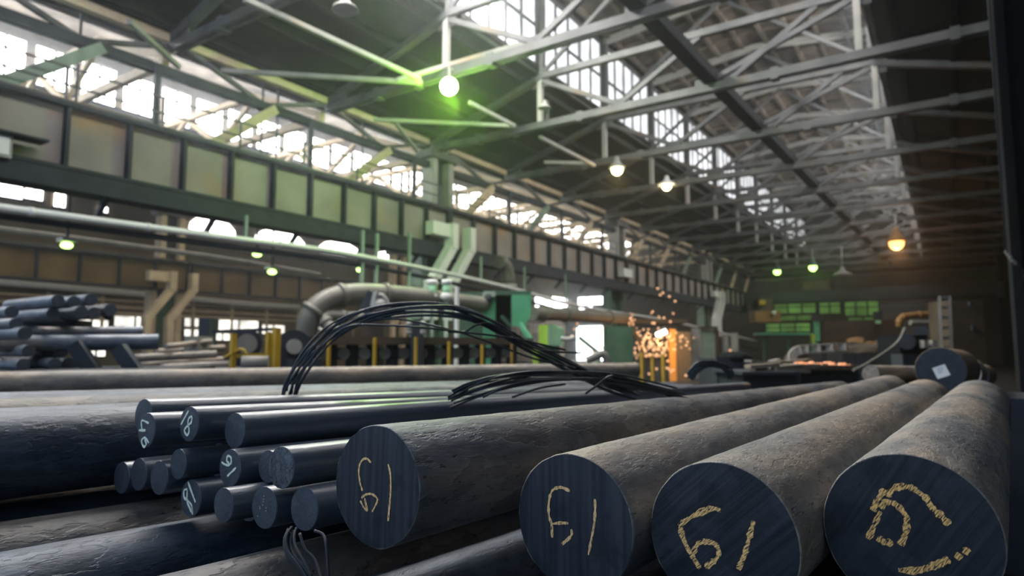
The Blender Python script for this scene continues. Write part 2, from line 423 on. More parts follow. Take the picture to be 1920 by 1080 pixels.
# side bay roof with its own lantern
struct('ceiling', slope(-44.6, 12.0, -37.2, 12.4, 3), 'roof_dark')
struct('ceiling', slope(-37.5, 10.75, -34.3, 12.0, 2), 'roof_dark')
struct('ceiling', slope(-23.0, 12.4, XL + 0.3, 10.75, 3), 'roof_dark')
struct('ceiling', slope(-34.6, 16.3, -22.7, 16.5, 6), 'roof_ribs')
struct('wall_lantern_left', MB().box((-34.6, Y0, 11.8), (-34.45, Y1, 16.4)), 'wall_tan')
struct('wall_lantern_right', MB().box((-22.95, Y0, 12.3), (-22.8, Y1, 16.4)), 'wall_dark')
struct('wall_end', MB().box((-44.8, Y1, 0), (5, Y1 + 0.4, 17)), 'wall_dark')

WN = 0
def window(panes, frame, mat, frame_mat='steel_dark', label=None):
    """one window: frame bars as the root, all its panes as one child"""
    global WN
    WN += 1
    f = MB()
    for a, b in frame: f.box(a, b)
    o = f.build(f'window_{WN}', frame_mat, kind='structure')
    p = MB()
    for a, b in panes: p.box(a, b)
    p.build('pane', mat, o)
    return o
# glazing of the main lantern, one window per roof bay
for k in range(-3, 11):
    ya, yb = TY(k) + 0.25, TY(k + 1) - 0.25
    n = 5; w = (yb - ya) / n
    window([((XA - 0.10, ya, 12.75), (XA - 0.07, yb, 15.95))],
           [((XA - 0.11, ya + w * i - 0.06, 12.7), (XA - 0.01, ya + w * i + 0.06, 16.0)) for i in range(n + 1)] +
           [((XA - 0.11, ya, z - 0.07), (XA - 0.02, yb, z + 0.07)) for z in (12.72, 14.35, 15.98)], 'pane_roof', 'steel_grey')
# glazing of the side bay lantern: a row of square lights over a row of dirty ones
for k in range(-2, 11):
    ya = TY(k); w = 5.85 / 3
    panes = [((-34.43, ya + w * i + 0.22, 13.65), (-34.38, ya + w * i + w - 0.22, 15.5)) for i in range(3)]
    fr = [((-34.44, ya + w * i + w / 2 - 0.04, 13.6), (-34.34, ya + w * i + w / 2 + 0.04, 15.5)) for i in range(3)]
    fr += [((-34.44, ya, 13.5), (-34.30, ya + 5.85, 13.65))]
    window(panes, fr, 'pane_side')
    lo = [((-34.43, ya + w * i + 0.35, 12.2), (-34.38, ya + w * i + (1.3 if i != 1 else 0.9), 13.3)) for i in range(3) if (k + i) % 3 != 1]
    window(lo, [((-34.44, ya, 12.0), (-34.32, ya + 5.85, 12.12))], 'pane_side_dirty')
# the far side wall: wide lights under its roof with a rounded head, and low ones near the floor
for (x0, x1, yt, yb_, rnd_) in [(-60, 42, 338, 366, 0), (47, 80, 352, 374, 0), (102, 122, 359, 388, 0), (185, 202, 388, 398, 0), (355, 442, 408, 436, 1), (478, 574, 432, 461, 1), (598, 678, 454, 479, 1), (702, 758, 473, 491, 1)]:
    a, b = on_x(x0, yb_, -44.4), on_x(x1, yb_, -44.4)
    ya, yb = a.y, b.y; zb = (a.z + b.z) / 2; zt = on_x((x0 + x1) / 2, yt, -44.4).z; h = zt - zb; yc = (ya + yb) / 2; hw = (yb - ya) / 2
    WN += 1
    n = 4 if hw > 1.5 else 2
    fr = MB().box((-44.5, ya - 0.1, zb - 0.15), (-44.36, yb + 0.1, zb))
    for q in range(1, n):
        u_ = -1 + 2 * q / n
        fr.box((-44.5, yc + u_ * hw - 0.06, zb), (-44.4, yc + u_ * hw + 0.06, zt - (0.35 * h * abs(u_) if rnd_ else 0)))
    fo = fr.build(f'window_{WN}', 'steel_dark', kind='structure')
    p = MB()
    prof = [(-1, 0), (1, 0), (0.95, 0.35), (0.72, 0.72), (0.35, 0.97), (-0.35, 1.0), (-0.72, 0.8), (-0.95, 0.45)] if rnd_ else [(-1, 0), (1, 0), (1, 1), (-1, 1)]
    aa = [p.bm.verts.new((-44.42, yc + y * hw, zb + z * h)) for y, z in prof]; bb = [p.bm.verts.new((-44.47, yc + y * hw, zb + z * h)) for y, z in prof]
    p.bm.faces.new(aa); p.bm.faces.new(bb[::-1])
    for q in range(len(aa)): p.bm.faces.new([aa[q], bb[q], bb[(q + 1) % len(aa)], aa[(q + 1) % len(aa)]])
    p.build('pane', 'pane_side', fo)
for i, (x0, x1, ya, yb) in enumerate([(137, 205, 600, 616), (212, 293, 594, 612), (262, 294, 619, 632), (344, 374, 597, 612), (344, 374, 618, 630), (378, 405, 600, 614), (408, 486, 601, 622), (380, 486, 626, 638), (490, 535, 610, 626), (586, 612, 604, 618), (160, 200, 650, 668)]):
    a, b = on_x(x0, yb, -44.4), on_x(x1, ya, -44.4)
    z0, z1 = sorted((on_x((x0 + x1) / 2, yb, -44.4).z, on_x((x0 + x1) / 2, ya, -44.4).z))
    n = max(2, int(abs(b.y - a.y) / 1.4))
    fr = [((-44.5, a.y, z0 - 0.1), (-44.36, b.y, z0))] + [((-44.5, a.y + (b.y - a.y) * j / n - 0.06, z0), (-44.37, a.y + (b.y - a.y) * j / n + 0.06, z1)) for j in range(n + 1)]
    window([((-44.47, a.y, z0), (-44.42, b.y, z1))], fr, 'pane_far')
# pale sheeting rails along the far side wall
ra = MB()
for (xx, yy_) in ((100, 556), (100, 570), (100, 582)):
    z = on_x(xx, yy_, -44.3).z
    ra.box((-44.5, Y0, z - 0.07), (-44.3, Y1, z + 0.07))
for q in range(0, 26): ra.box((-44.5, 2 + q * 3.0 - 0.1, 2.2), (-44.36, 2 + q * 3.0 + 0.1, 4.9))
struct('trim_3', ra, 'steel_tan')
# end wall of the main bay: glazing with green lamp light put in as glow, cladding beside it
def end_rect(x0, y0, x1, y1, Y): a, b = on_y(x0, y1, Y), on_y(x1, y0, Y); return (a.x, a.z, b.x, b.z)
for (x0, y0, x1, y1, n) in [(1452, 562, 1530, 588, 3), (1536, 560, 1576, 588, 2), (1584, 560, 1648, 592, 3), (1590, 595, 1648, 606, 2), (1462, 592, 1528, 600, 2), (1436, 606, 1520, 622, 3)]:
    a = end_rect(x0, y0, x1, y1, Y1)
    fr = [((a[0] + (a[2] - a[0]) * j / n - 0.08, Y1 - 0.14, a[1] - 0.1), (a[0] + (a[2] - a[0]) * j / n + 0.08, Y1 - 0.02, a[3] + 0.1)) for j in range(n + 1)]
    fr += [((a[0], Y1 - 0.13, (a[1] + a[3]) / 2 - 0.06), (a[2], Y1 - 0.03, (a[1] + a[3]) / 2 + 0.06))]
    window([((a[0], Y1 - 0.10, a[1]), (a[2], Y1 - 0.05, a[3]))], fr, 'pane_green_lit')
cl = MB(); a = end_rect(1652, 556, 1765, 640, Y1)
for i in range(9):
    z = a[1] + (a[3] - a[1]) * i / 9
    cl.hexa([(a[0], Y1 - 0.16, z), (a[2], Y1 - 0.16, z), (a[2], Y1 - 0.02, z), (a[0], Y1 - 0.02, z)] + [(a[0], Y1 - 0.06, z + 0.55), (a[2], Y1 - 0.06, z + 0.55), (a[2], Y1 - 0.02, z + 0.55), (a[0], Y1 - 0.02, z + 0.55)])
struct('trim_1', cl, 'cladding')
cl = MB(); a = end_rect(1400, 498, 1880, 530, Y1)
for i in range(3):
    z = a[1] + (a[3] - a[1]) * i / 3
    cl.box((a[0], Y1 - 0.16, z + 0.1), (a[2], Y1 - 0.02, z + 0.7))
struct('trim_2', cl, 'cladding')
# end wall of the side bay: glare of the open gate and the lights over it
for (x0, y0, x1, y1, n, m_) in [(1084, 556, 1134, 572, 3, 'pane_gate'), (1086, 574, 1112, 580, 2, 'pane_gate'), (1146, 563, 1155, 573, 1, 'pane_gate')]:
    a = end_rect(x0, y0, x1, y1, Y1)
    fr = [((a[0] + (a[2] - a[0]) * j / n - 0.1, Y1 - 0.14, a[1] - 0.1), (a[0] + (a[2] - a[0]) * j / n + 0.1, Y1 - 0.02, a[3] + 0.1)) for j in range(n + 1)]
    window([((a[0], Y1 - 0.10, a[1]), (a[2], Y1 - 0.05, a[3]))], fr, m_, 'steel_grey')
for (x0, y0, x1, y1) in [(1005, 561, 1034, 577), (1037, 561, 1072, 580)]:
    p, q = on_x(x0, y1, -44.4), on_x(x1, y0, -44.4)
    window([((-44.47, p.y, p.z), (-44.42, q.y, q.z))], [((-44.5, p.y, p.z - 0.1), (-44.36, q.y, p.z)), ((-44.5, (p.y + q.y) / 2 - 0.1, p.z), (-44.36, (p.y + q.y) / 2 + 0.1, q.z))], 'pane_gate', 'steel_grey')
a = end_rect(1083, 611, 1141, 668, Y1)
gt = MB(); gt.box((a[0] - 0.3, Y1 - 0.2, 0), (a[0], Y1 - 0.02, a[3] + 0.3)).box((a[2], Y1 - 0.2, 0), (a[2] + 0.3, Y1 - 0.02, a[3] + 0.3)).box((a[0], Y1 - 0.2, a[3]), (a[2], Y1 - 0.02, a[3] + 0.3))
gt.bar((a[0], Y1 - 0.12, a[3]), (a[2], Y1 - 0.12, 1.0), 0.2, 0.25)
for j in (1, 2, 3): gt.box((a[0] + (a[2] - a[0]) * j / 4 - 0.08, Y1 - 0.15, 0), (a[0] + (a[2] - a[0]) * j / 4 + 0.08, Y1 - 0.04, 1.8))
g = gt.build('door_1', 'green_grey', kind='structure')
MB().box((a[0], Y1 - 0.10, 0), (a[2], Y1 - 0.05, a[3])).build('opening', 'pane_gate', g)

# ---------------------------------------------------------------- roof trusses and lantern frames
def truss_label(k): return ['nearest', 'second', 'third', 'fourth', 'fifth', 'sixth', 'seventh', 'eighth', 'ninth', 'tenth', 'eleventh', 'twelfth', 'thirteenth'][k]
def make_truss(k, label):
    y = TY(k)
    t = thing('roof_truss', label, 'roof truss', (XL, y, 10.3), 'grey roof trusses across the main hall')
    for dy in (-0.11, 0.11):
        MB().box((XL, y + dy - 0.05, 10.16), (XR, y + dy + 0.05, 10.42)).build('bottom_chord', 'steel_grey', t)
    MB().bar((XL, y, 10.55), (XA, y, 12.25), 0.26, 0.24).build('top_chord', 'steel_grey', t)
    MB().bar((XA, y, 12.3), (XB, y, 12.3), 0.22, 0.24).build('top_chord', 'steel_grey', t)
    MB().bar((XB, y, 12.25), (XR, y, 10.55), 0.26, 0.24).build('top_chord', 'steel_grey', t)
    for x in (XA, XB):
        MB().box((x - 0.10, y - 0.08, 10.4), (x + 0.10, y + 0.08, 12.3)).build('post', 'steel_pale', t)
    for p, q in (((XA, 12.15), (-9.6, 10.45)), ((-9.6, 10.45), (-6.6, 12.2)), ((XB, 12.15), (-6.5, 10.45)), ((-5.6, 10.45), (XB - 1.1, 12.2))):
        MB().bar((p[0], y, p[1]), (q[0], y, q[1]), 0.15, 0.17).build('diagonal', 'steel_grey', t)
    for x, z in ((XA, 12.15), (XB, 12.15), (-9.6, 10.45), (-6.4, 10.45), (XL + 0.5, 10.5)):
        MB().box((x - 0.4, y - 0.02, z - 0.3), (x + 0.4, y + 0.02, z + 0.22)).build('gusset_plate', 'steel_grey', t)
    for x in (-16.0, -14.2, -11.2, -4.2, 0.6):
        MB().box((x - 0.12, y - 0.165, 10.1), (x + 0.12, y + 0.165, 10.48)).build('batten_plate', 'steel_grey', t)
    return t
anchors = {0: 'carrying the big green lamp', 2: 'with a yellow lamp at its foot', 3: 'with a white-shaded yellow lamp under it'}
tr = make_truss(-1, 'grey steel roof truss cutting the top left corner of the picture, nearest the camera')
for k in range(0, 11):
    dup(tr, (XL, TY(k), 10.3), f'{truss_label(k + 1)} grey steel roof truss counted from the camera' + (', ' + anchors[k] if k in anchors else ''))

def make_frame(k, label):
    y = TY(k)
    t = thing('lantern_frame', label, 'roof frame', (XA, y, 12.4), 'frames of the roof lantern')
    for x in (XA + 0.1, XB - 0.1):
        MB().box((x - 0.1, y - 0.1, 12.42), (x + 0.1, y + 0.1, 16.2)).build('post', 'steel_grey', t)
    MB().bar((XA, y, 16.1), (-7.4, y, 16.7), 0.2, 0.3).build('rafter', 'steel_pale', t)
    MB().bar((-7.4, y, 16.7), (XB, y, 16.1), 0.2, 0.3).build('rafter', 'steel_pale', t)
    MB().bar((XA + 0.2, y, 12.5), (-7.4, y, 16.5), 0.12, 0.14).build('brace', 'steel_grey', t)
    MB().bar((XB - 0.2, y, 12.5), (-7.4, y, 16.5), 0.12, 0.14).build('brace', 'steel_grey', t)
    return t
lf = make_frame(0, 'pale lantern frame above the roof truss that carries the green lamp')
for k in range(1, 11):
    dup(lf, (XA, TY(k), 12.4), f'pale lantern frame standing on the {truss_label(k + 1)} roof truss from the camera')

# long dark beam slung along the hall under the lantern
mb = MB(); p, q = (-6.62, 6, 10.62), (-4.75, 79, 10.62)
mb.bar(p, q, 0.46, 0.36)
tag(mb.build('longitudinal_beam', 'steel_black'), 'long dark beam running the length of the hall under the roof lantern', 'beam')
# wind bracing in the plane of the bottom chords
def brace(p, q, label, w=0.13):
    tag(MB().bar(p, q, w, 0.13).build('wind_brace', 'steel_pale'), label, 'brace', 'wind braces under the left roof slope')
brace(on_z(415, 132, 10.0), on_z(792, 155, 10.0), 'pale wind brace running level to the green lamp from the left')
brace(on_z(458, -2, 10.0), on_z(786, 148, 10.0), 'pale wind brace slanting down to the green lamp from the top edge')
brace(on_z(242, 40, 10.0), on_z(336, 126, 10.0), 'short tan wind brace left of the level brace, slanting down right')
brace(on_z(880, 192, 10.0), on_z(965, 236, 10.0), 'thin wind brace slanting down right just past the green lamp', 0.1)
brace(on_z(700, 224, 10.0), on_z(965, 236, 10.0), 'thin level wind brace below the green lamp', 0.1)
brace(on_z(1012, 257, 10.0), on_z(1115, 310, 10.0), 'wind brace slanting to the first yellow lamp', 0.12)
brace(on_z(1020, 304, 10.0), on_z(1105, 306, 10.0), 'level wind brace left of the first yellow lamp', 0.1)
brace(on_z(740, 228, 10.0), on_z(783, 285, 10.0), 'short wind brace above the first column, slanting down right', 0.12)
brace(on_z(745, 150, 10.0), on_z(1010, 72, 11.6), 'wind brace rising to the right behind the lamp post', 0.1)

# side bay trusses seen through the gap above the girder
def make_side_truss(k, label):
    y = TY(k)
    t = thing('side_truss', label, 'roof truss', (-37.2, y, 10.3), 'trusses over the side bay')
    MB().box((-37.2, y - 0.1, 9.85), (XL - 0.3, y + 0.1, 10.1)).build('bottom_chord', 'steel_tan', t)
    MB().bar((-37.2, y, 10.15), (-34.2, y, 11.75), 0.2, 0.22).build('top_chord', 'steel_tan', t)
    MB().bar((-34.2, y, 11.8), (-23, y, 11.8), 0.2, 0.22).build('top_chord', 'steel_tan', t)
    MB().bar((-23, y, 11.75), (XL - 0.3, y, 10.15), 0.2, 0.22).build('top_chord', 'steel_tan', t)
    for p, q in (((-34.2, 11.75), (-31, 10.2)), ((-31, 10.2), (-28, 11.75)), ((-28, 11.75), (-25.5, 10.2)), ((-25.5, 10.2), (-23, 11.75))):
        MB().bar((p[0], y, p[1]), (q[0], y, q[1]), 0.16, 0.18).build('diagonal', 'steel_tan', t)
    return t
st = make_side_truss(-1, 'side bay roof truss nearest the camera, behind the girder top')
for k in range(0, 9):
    dup(st, (-37.2, TY(k), 10.3), f'{truss_label(k + 1)} side bay roof truss from the camera, behind the girder')

# ---------------------------------------------------------------- column row: columns, lattice beam, crane girders
SPAN = 17.55
COLS = [4.0, 22.0, 41.0, 61.0, 79.6]
def make_column(x, y, label, mat, leg, zt, zg, group, straps=True):
    t = thing('cranked_column', label, 'column', (x, y, 0), group)
    # upper column above the girder: two flanges and a web
    for s in (-1, 1):
        MB().box((x - 0.35, y + s * 0.55 - 0.16, zg + 1.75), (x + 0.3, y + s * 0.55 + 0.16, zt)).build('flange', mat, t)
    MB().box((x - 0.30, y - 0.4, zg + 1.75), (x - 0.1, y + 0.4, zt)).build('web', 'steel_dark', t)
    MB().box((x - 0.5, y - 0.95, zt - 0.35), (x + 0.45, y + 0.95, zt)).build('cap_plate', 'steel_grey', t)
    # lower column
    for s in (-1, 1):
        MB().box((x - 0.75, y + s * 0.75 - 0.18, 0), (x - 0.1, y + s * 0.75 + 0.18, zg)).build('leg', leg, t)
    MB().box((x - 0.55, y - 0.6, 0), (x - 0.35, y + 0.6, zg)).build('web', 'green_dark', t)
    # the cranked straps that carry the girder seat
    for s in ((-1, 1) if straps else ()):
        yy = y + s * 0.62 - 0.35
        b = MB()
        b.bar((x + 1.12, yy + 0.55, zg + 0.95), (x + 1.12, yy + 0.55, zg - 0.15), 0.36, 0.50, (1, 0, 0))
        b.bar((x + 1.12, yy + 0.55, zg - 0.05), (x + 1.10, yy - 0.75, zg - 1.75), 0.36, 0.42, (1, 0, 0))
        b.bar((x + 1.10, yy - 0.75, zg - 1.6), (x + 1.10, yy - 0.72, zg - 3.2), 0.36, 0.46, (1, 0, 0))
        b.build('cranked_strap', 'white_paint' if leg != 'steel_tan' else 'steel_tan', t)
    MB().box((x + 0.78, y - 1.7, zg + 0.35), (x + 1.2, y - 0.3, zg + 0.9)).build('seat_box', 'white_paint' if leg != 'steel_tan' else 'steel_tan', t)
    return t
make_column(XL, 4.0, 'first cranked column of the girder row, beyond the left edge', 'steel_pale', 'green_grey', 10.2, 5.9, 'columns under the near girder')
c0 = make_column(XL, 22.0, 'cranked pale column left of the green machine, rising past the girder', 'steel_pale', 'green_grey', 10.2, 5.9, 'columns under the near girder')
make_column(XL, 41.0, 'plain column behind the bright gate, second along the near girder', 'steel_pale', 'green_dark', 10.2, 5.9, 'columns under the near girder', False)
dup(c0, (XL, 61.0, 0), 'far cranked pale column near the end wall, right of the sparks')
c1 = make_column(-37.2, 20.2, 'tan cranked column at left, behind the yellow railing', 'steel_tan', 'steel_tan', 9.5, 4.9, 'columns under the far girder')
dup(c1, (-37.2, 39.0, 0), 'second tan cranked column of the far girder, behind the duct')

def make_girder(x, ya, yb, z0, z1, mat, label, group, step=1.46):
    t = thing('crane_girder', label, 'girder', (x, ya, z0), group)
    MB().box((x - 0.03, ya, z0), (x + 0.03, yb, z1)).build('web', mat, t)
    MB().box((x - 0.34, ya, z1), (x + 0.34, yb, z1 + 0.09)).build('top_flange', 'steel_dark', t)
    MB().box((x - 0.36, ya, z0 - 0.10), (x + 0.36, yb, z0)).build('bottom_flange', 'steel_dark', t)
    n = int((yb - ya) / step); st_ = (yb - ya) / n
    for i in range(n + 1):
        y = ya + st_ * i + (0.05 if i == 0 else -0.05 if i == n else 0)
        MB().box((x + 0.03, y - 0.045, z0), (x + 0.26, y + 0.045, z1)).build('stiffener', 'steel_dark', t)
    MB().box((x - 0.07, ya, z1 + 0.09), (x + 0.07, yb, z1 + 0.24)).build('crane_rail', 'steel_grey', t)
    return t
XG = -18.1
gl = ['near crane girder span from the left edge to the first cranked column', 'near crane girder span just right of the first cranked column', 'third near crane girder span, above the sparks', 'last near crane girder span, ending by the far wall']
g0 = make_girder(XG, 4.02, 21.98, 5.98, 7.5, 'girder_web', gl[0], 'spans of the near crane girder')
for i in (1, 2, 3):
    make_girder(XG, COLS[i] + 0.02, (COLS[i + 1] if i < 3 else 72.0) - 0.02, 5.98, 7.5, 'girder_web', gl[i], 'spans of the near crane girder', (1.46, 1.6, 1.75, 1.6)[i])
# ledge girder below it, in its shade
for i in range(4):
    ya = COLS[i] + 0.02; yb = (COLS[i + 1] if i < 3 else 72.0) - 0.02
    t = thing('walkway_beam', f'dark ledge beam under the {ORD[i + 1]} span of the near crane girder', 'beam', (XG, ya, 5.4), 'dark beams under the near girder')
    MB().box((XG - 0.36, ya, 5.40), (XG + 0.34, yb, 5.87)).build('box_beam', 'steel_dark', t)
    for j in range(6):
        MB().bar((XG + 0.2, ya + 1 + j * 3, 5.45), (XG - 0.3, ya + 1 + j * 3, 4.95), 0.12, 0.12).build('bracket', 'steel_dark', t)
g2 = make_girder(-37.2, 3.9, 21.3, 4.95, 6.45, 'girder_olive', 'olive crane girder of the far row at the left edge', 'spans of the far crane girder', 1.9)
dup(g2, (-37.2, 21.5, 4.95), 'olive crane girder of the far row, right of the tan cranked column')
dup(g2, (-37.2, 39.1, 4.95), 'olive crane girder of the far row, behind the white pipes')

# lattice beam between the columns, over the girder
def make_lattice(i):
    ya, yb = COLS[i] + 0.75, COLS[i + 1] - 0.75
    t = thing('lattice_beam', f'dark lattice beam above the {ORD[i + 1]} span of the near girder', 'beam', (XL, ya, 9.5), 'lattice beams over the near girder')
    MB().box((XL - 0.14, ya, 9.42), (XL + 0.14, yb, 9.68)).build('bottom_chord', 'steel_dark', t)
    MB().box((XL - 0.12, ya, 10.45), (XL + 0.12, yb, 10.7)).build('top_chord', 'steel_tan', t)
    n = 6; w = (yb - ya) / n
    for j in range(n):
        a, b = (9.6, 10.5) if j % 2 else (10.5, 9.6)
        MB().bar((XL, ya + w * j, a), (XL, ya + w * (j + 1), b), 0.12, 0.14).build('diagonal', 'steel_grey', t)
    return t
for i in range(4): make_lattice(i)
# struts from the girder top up to the lattice beam
for i in range(4):
    for j in range(6):
        y = COLS[i] + 1.6 + j * 2.7
        if j % 2 == 0:
            s = MB().bar((XL + 0.28, y, 7.65), (XL + 0.2, y + 2.3, 9.5), 0.2, 0.3).build('girder_strut', 'steel_tan' if (i + j) % 3 else 'green_grey')
            tag(s, f'{ORD[j // 2]} slanting strut on the {ORD[i + 1]} girder span, rising right to the lattice beam', 'strut', 'slanting struts over the near girder')
        else:
            s = MB().box((XL + 0.16, y + 1.0, 7.58), (XL + 0.28, y + 1.15, 9.6)).build('girder_post', 'steel_dark')
            tag(s, f'{ORD[j // 2]} upright post on the {ORD[i + 1]} girder span, under the lattice beam', 'post', 'upright posts over the near girder')
# walkway handrail behind the girder top
for i in range(3):
    ya = COLS[i] + 0.2
    t = thing('walkway_railing', f'thin walkway railing on top of the {ORD[i + 1]} near girder span', 'railing', (XL + 0.7, ya, 7.6), 'railings along the near girder')
    for z in (8.05, 8.5): MB().box((XL + 0.68, ya, z - 0.025), (XL + 0.72, ya + 17.2, z + 0.025)).build('rail', 'steel_grey', t)
    for j in range(8): MB().box((XL + 0.67, ya + 0.3 + j * 2.4, 7.55), (XL + 0.73, ya + 0.36 + j * 2.4, 8.52)).build('post', 'steel_grey', t)
# dark column close by at the right edge
t = thing('edge_column', 'dark steel column at the right edge of the picture', 'column', (0.98, 12, 0))
ex = on_y(1889, 400, 12).x
MB().box((ex, 11.9, 0), (ex + 0.12, 12.6, 10.3)).build('flange', 'steel_black', t)
MB().box((ex + 0.12, 12.2, 0), (ex + 0.9, 12.3, 10.3)).build('web', 'steel_black', t)
MB().box((ex + 0.9, 11.9, 0), (ex + 1.02, 12.6, 10.3)).build('flange', 'steel_black', t)

# ---------------------------------------------------------------- foreground: the pile of round steel bars
def rod_mesh(r, length, seg, rings, wob, seed, sag=0.0, cap_back=True):
    """a bar along local -Z, its sawn end at z = 0; local x is right and y is up for who faces the end"""
    bm = bmesh.new(); R_ = []
    zs = [0.0, -0.0025]
    for i in range(1, rings + 1): zs.append(-0.0025 - (length - 0.0025) * (i / rings) ** 1.35)
    for j, z in enumerate(zs):
        ring = []
        sg = -sag * (abs(z) / length) ** 2
        for k in range(seg):
            a = 2 * math.pi * k / seg
            rr = r * (0.988 if j == 0 else 1.0)
            q = Vector((math.cos(a) * 2.2, math.sin(a) * 2.2, z * 6 / max(r * 8, 0.3)))
            rr += wob * (noise.noise(q + Vector((seed * 7.3, 0, 0))) + 0.5 * noise.noise(q * 3.1 + Vector((0, seed, 0))))
            if j < 2: rr += wob * 1.2 * noise.noise(Vector((math.cos(a) * 5, math.sin(a) * 5, seed)))
            ring.append(bm.verts.new((math.cos(a) * rr, math.sin(a) * rr + sg, z)))
        R_.append(ring)
    for a, b in zip(R_, R_[1:]):
        for k in range(seg):
            f = bm.faces.new([a[k], b[k], b[(k + 1) % seg], a[(k + 1) % seg]]); f.smooth = True
    bm.faces.new(R_[0]); bm.faces.new(R_[-1][::-1])
    bmesh.ops.recalc_face_normals(bm, faces=bm.faces)
    return bm
def link_bm(name, bm, mat, parent=None):
    me = bpy.data.meshes.new(name); bm.to_mesh(me); bm.free(); me.materials.append(M[mat])
    o = bpy.data.objects.new(name, me); COL.objects.link(o)
    if parent is not None: o.parent = parent
    return o
def bar_matrix(c, d):
    z = -Vector(d).normalized(); x = Vector((0, 0, 1)).cross(z).normalized(); y = z.cross(x)
    return Matrix(((x.x, y.x, z.x, c[0]), (x.y, y.y, z.y, c[1]), (x.z, y.z, z.z, c[2]), (0, 0, 0, 1)))
def face_bm(r, seed, wob, dome=0.0012):
    bm = bmesh.new(); seg = 64
    c = bm.verts.new((0, 0, dome)); prev = None; rings = []
    for t in (0.3, 0.6, 0.85, 1.0):
        rings.append([bm.verts.new((math.cos(2 * math.pi * k / seg) * r * 0.982 * t, math.sin(2 * math.pi * k / seg) * r * 0.982 * t, dome * (1 - t * t) + 0.0006)) for k in range(seg)])
    for k in range(seg): bm.faces.new([c, rings[0][k], rings[0][(k + 1) % seg]])
    for a, b in zip(rings, rings[1:]):
        for k in range(seg): bm.faces.new([a[k], b[k], b[(k + 1) % seg], a[(k + 1) % seg]])
    for f in bm.faces: f.smooth = True
    return bm
def ribbon(bm, pts, w, z, seed):
    pts = [Vector((p[0], p[1], 0)) for p in smooth_path([(x, y, 0) for x, y in pts], 6)]
    L_, R_ = [], []
    for i, p in enumerate(pts):
        d = (pts[min(i + 1, len(pts) - 1)] - pts[max(i - 1, 0)]).normalized(); n = Vector((-d.y, d.x, 0))
        ww = w * (0.75 + 0.5 * noise.noise(Vector((i * 0.45, seed, 0)))) * (0.7 if i in (0, len(pts) - 1) else 1)
        L_.append(bm.verts.new((p.x + n.x * ww, p.y + n.y * ww, z))); R_.append(bm.verts.new((p.x - n.x * ww, p.y - n.y * ww, z)))
    for i in range(len(pts) - 1): bm.faces.new([R_[i], R_[i + 1], L_[i + 1], L_[i]])
def round_bar(c, d, r, length, label, group, mat='bar_large', face='face_upright', chalk=None, chalk_mat_='chalk_yellow_upright', cw=0.02, wob=0.0012, seg=64, rings=90, sag=0.0, seed=None, cat='steel bar'):
    seed = seed if seed is not None else rnd.random() * 50
    o = link_bm('steel_bar', rod_mesh(r, length, seg, rings, wob, seed, sag), mat)
    o.matrix_world = bar_matrix(c, d)
    tag(o, label, cat, group)
    fc = link_bm('sawn_end', face_bm(r, seed, wob), face, o) if face else o
    if chalk:
        bm = bmesh.new()
        for i, s in enumerate(chalk): ribbon(bm, [(x * r, y * r) for x, y in s], cw * r, 0.0024, seed + i)
        link_bm('chalk_number', bm, chalk_mat_, fc)
    return o

BARS = {
    'B1': ((-0.9534, 0.9478, 1.2319), (0.0263, 0.9994, -0.0231), 0.1180),
    'B2': ((-0.5979, 1.0998, 1.1808), (0.0648, 0.9979, 0.0064), 0.1250),
    'B3': ((-0.3289, 1.1133, 1.1891), (0.0648, 0.9979, 0.0064), 0.1250),
    'B4': ((-0.0686, 1.2324, 1.2093), (0.0648, 0.9979, 0.0064), 0.1250),
    'stop': ((-2.0078, 1.0346, 1.3026), (0.0258, 0.9991, -0.0329), 0.0500),
    'n46': ((-1.7822, 0.9286, 1.287), (0.0258, 0.9991, -0.0329), 0.0450),
    'n18': ((-1.6591, 0.9735, 1.3064), (0.0258, 0.9991, -0.0329), 0.0450),
    'plain': ((-1.5394, 1.0262, 1.2921), (0.0263, 0.9994, -0.0231), 0.0450),
    'n91': ((-1.4814, 0.9785, 1.2109), (0.026, 0.9992, -0.0296), 0.0450),
    'tex': ((-1.2217, 0.9302, 1.244), (0.026, 0.9992, -0.0296), 0.0450),
    'btex': ((-1.3836, 1.0153, 1.2182), (0.026, 0.9992, -0.0296), 0.0385),
    'dk335': ((-1.6619, 0.9508, 1.2066), (0.026, 0.9992, -0.0296), 0.0380),
    'b91': ((-1.7735, 1.1373, 1.1807), (0.026, 0.9992, -0.0296), 0.0495),
    't1': ((-2.0624, 1.0085, 1.1208), (0.026, 0.9992, -0.0296), 0.0459),
    't2': ((-1.9495, 0.9997, 1.1439), (0.026, 0.9992, -0.0296), 0.0451),
    't3': ((-1.7312, 0.9406, 1.1667), (0.026, 0.9992, -0.0296), 0.0431),
    'low18': ((-1.625, 0.9667, 1.1229), (0.026, 0.9992, -0.0296), 0.0464),
    'd418': ((-1.3991, 0.9116, 1.1453), (0.026, 0.9992, -0.0296), 0.0385),
    'b465': ((-1.4925, 1.0407, 1.1163), (0.026, 0.9992, -0.0296), 0.0473),
    'dot': ((-1.2706, 0.9263, 1.1538), (0.026, 0.9992, -0.0296), 0.0450),
    'last': ((-1.1548, 0.9403, 1.1634), (0.026, 0.9992, -0.0296), 0.0450),
}
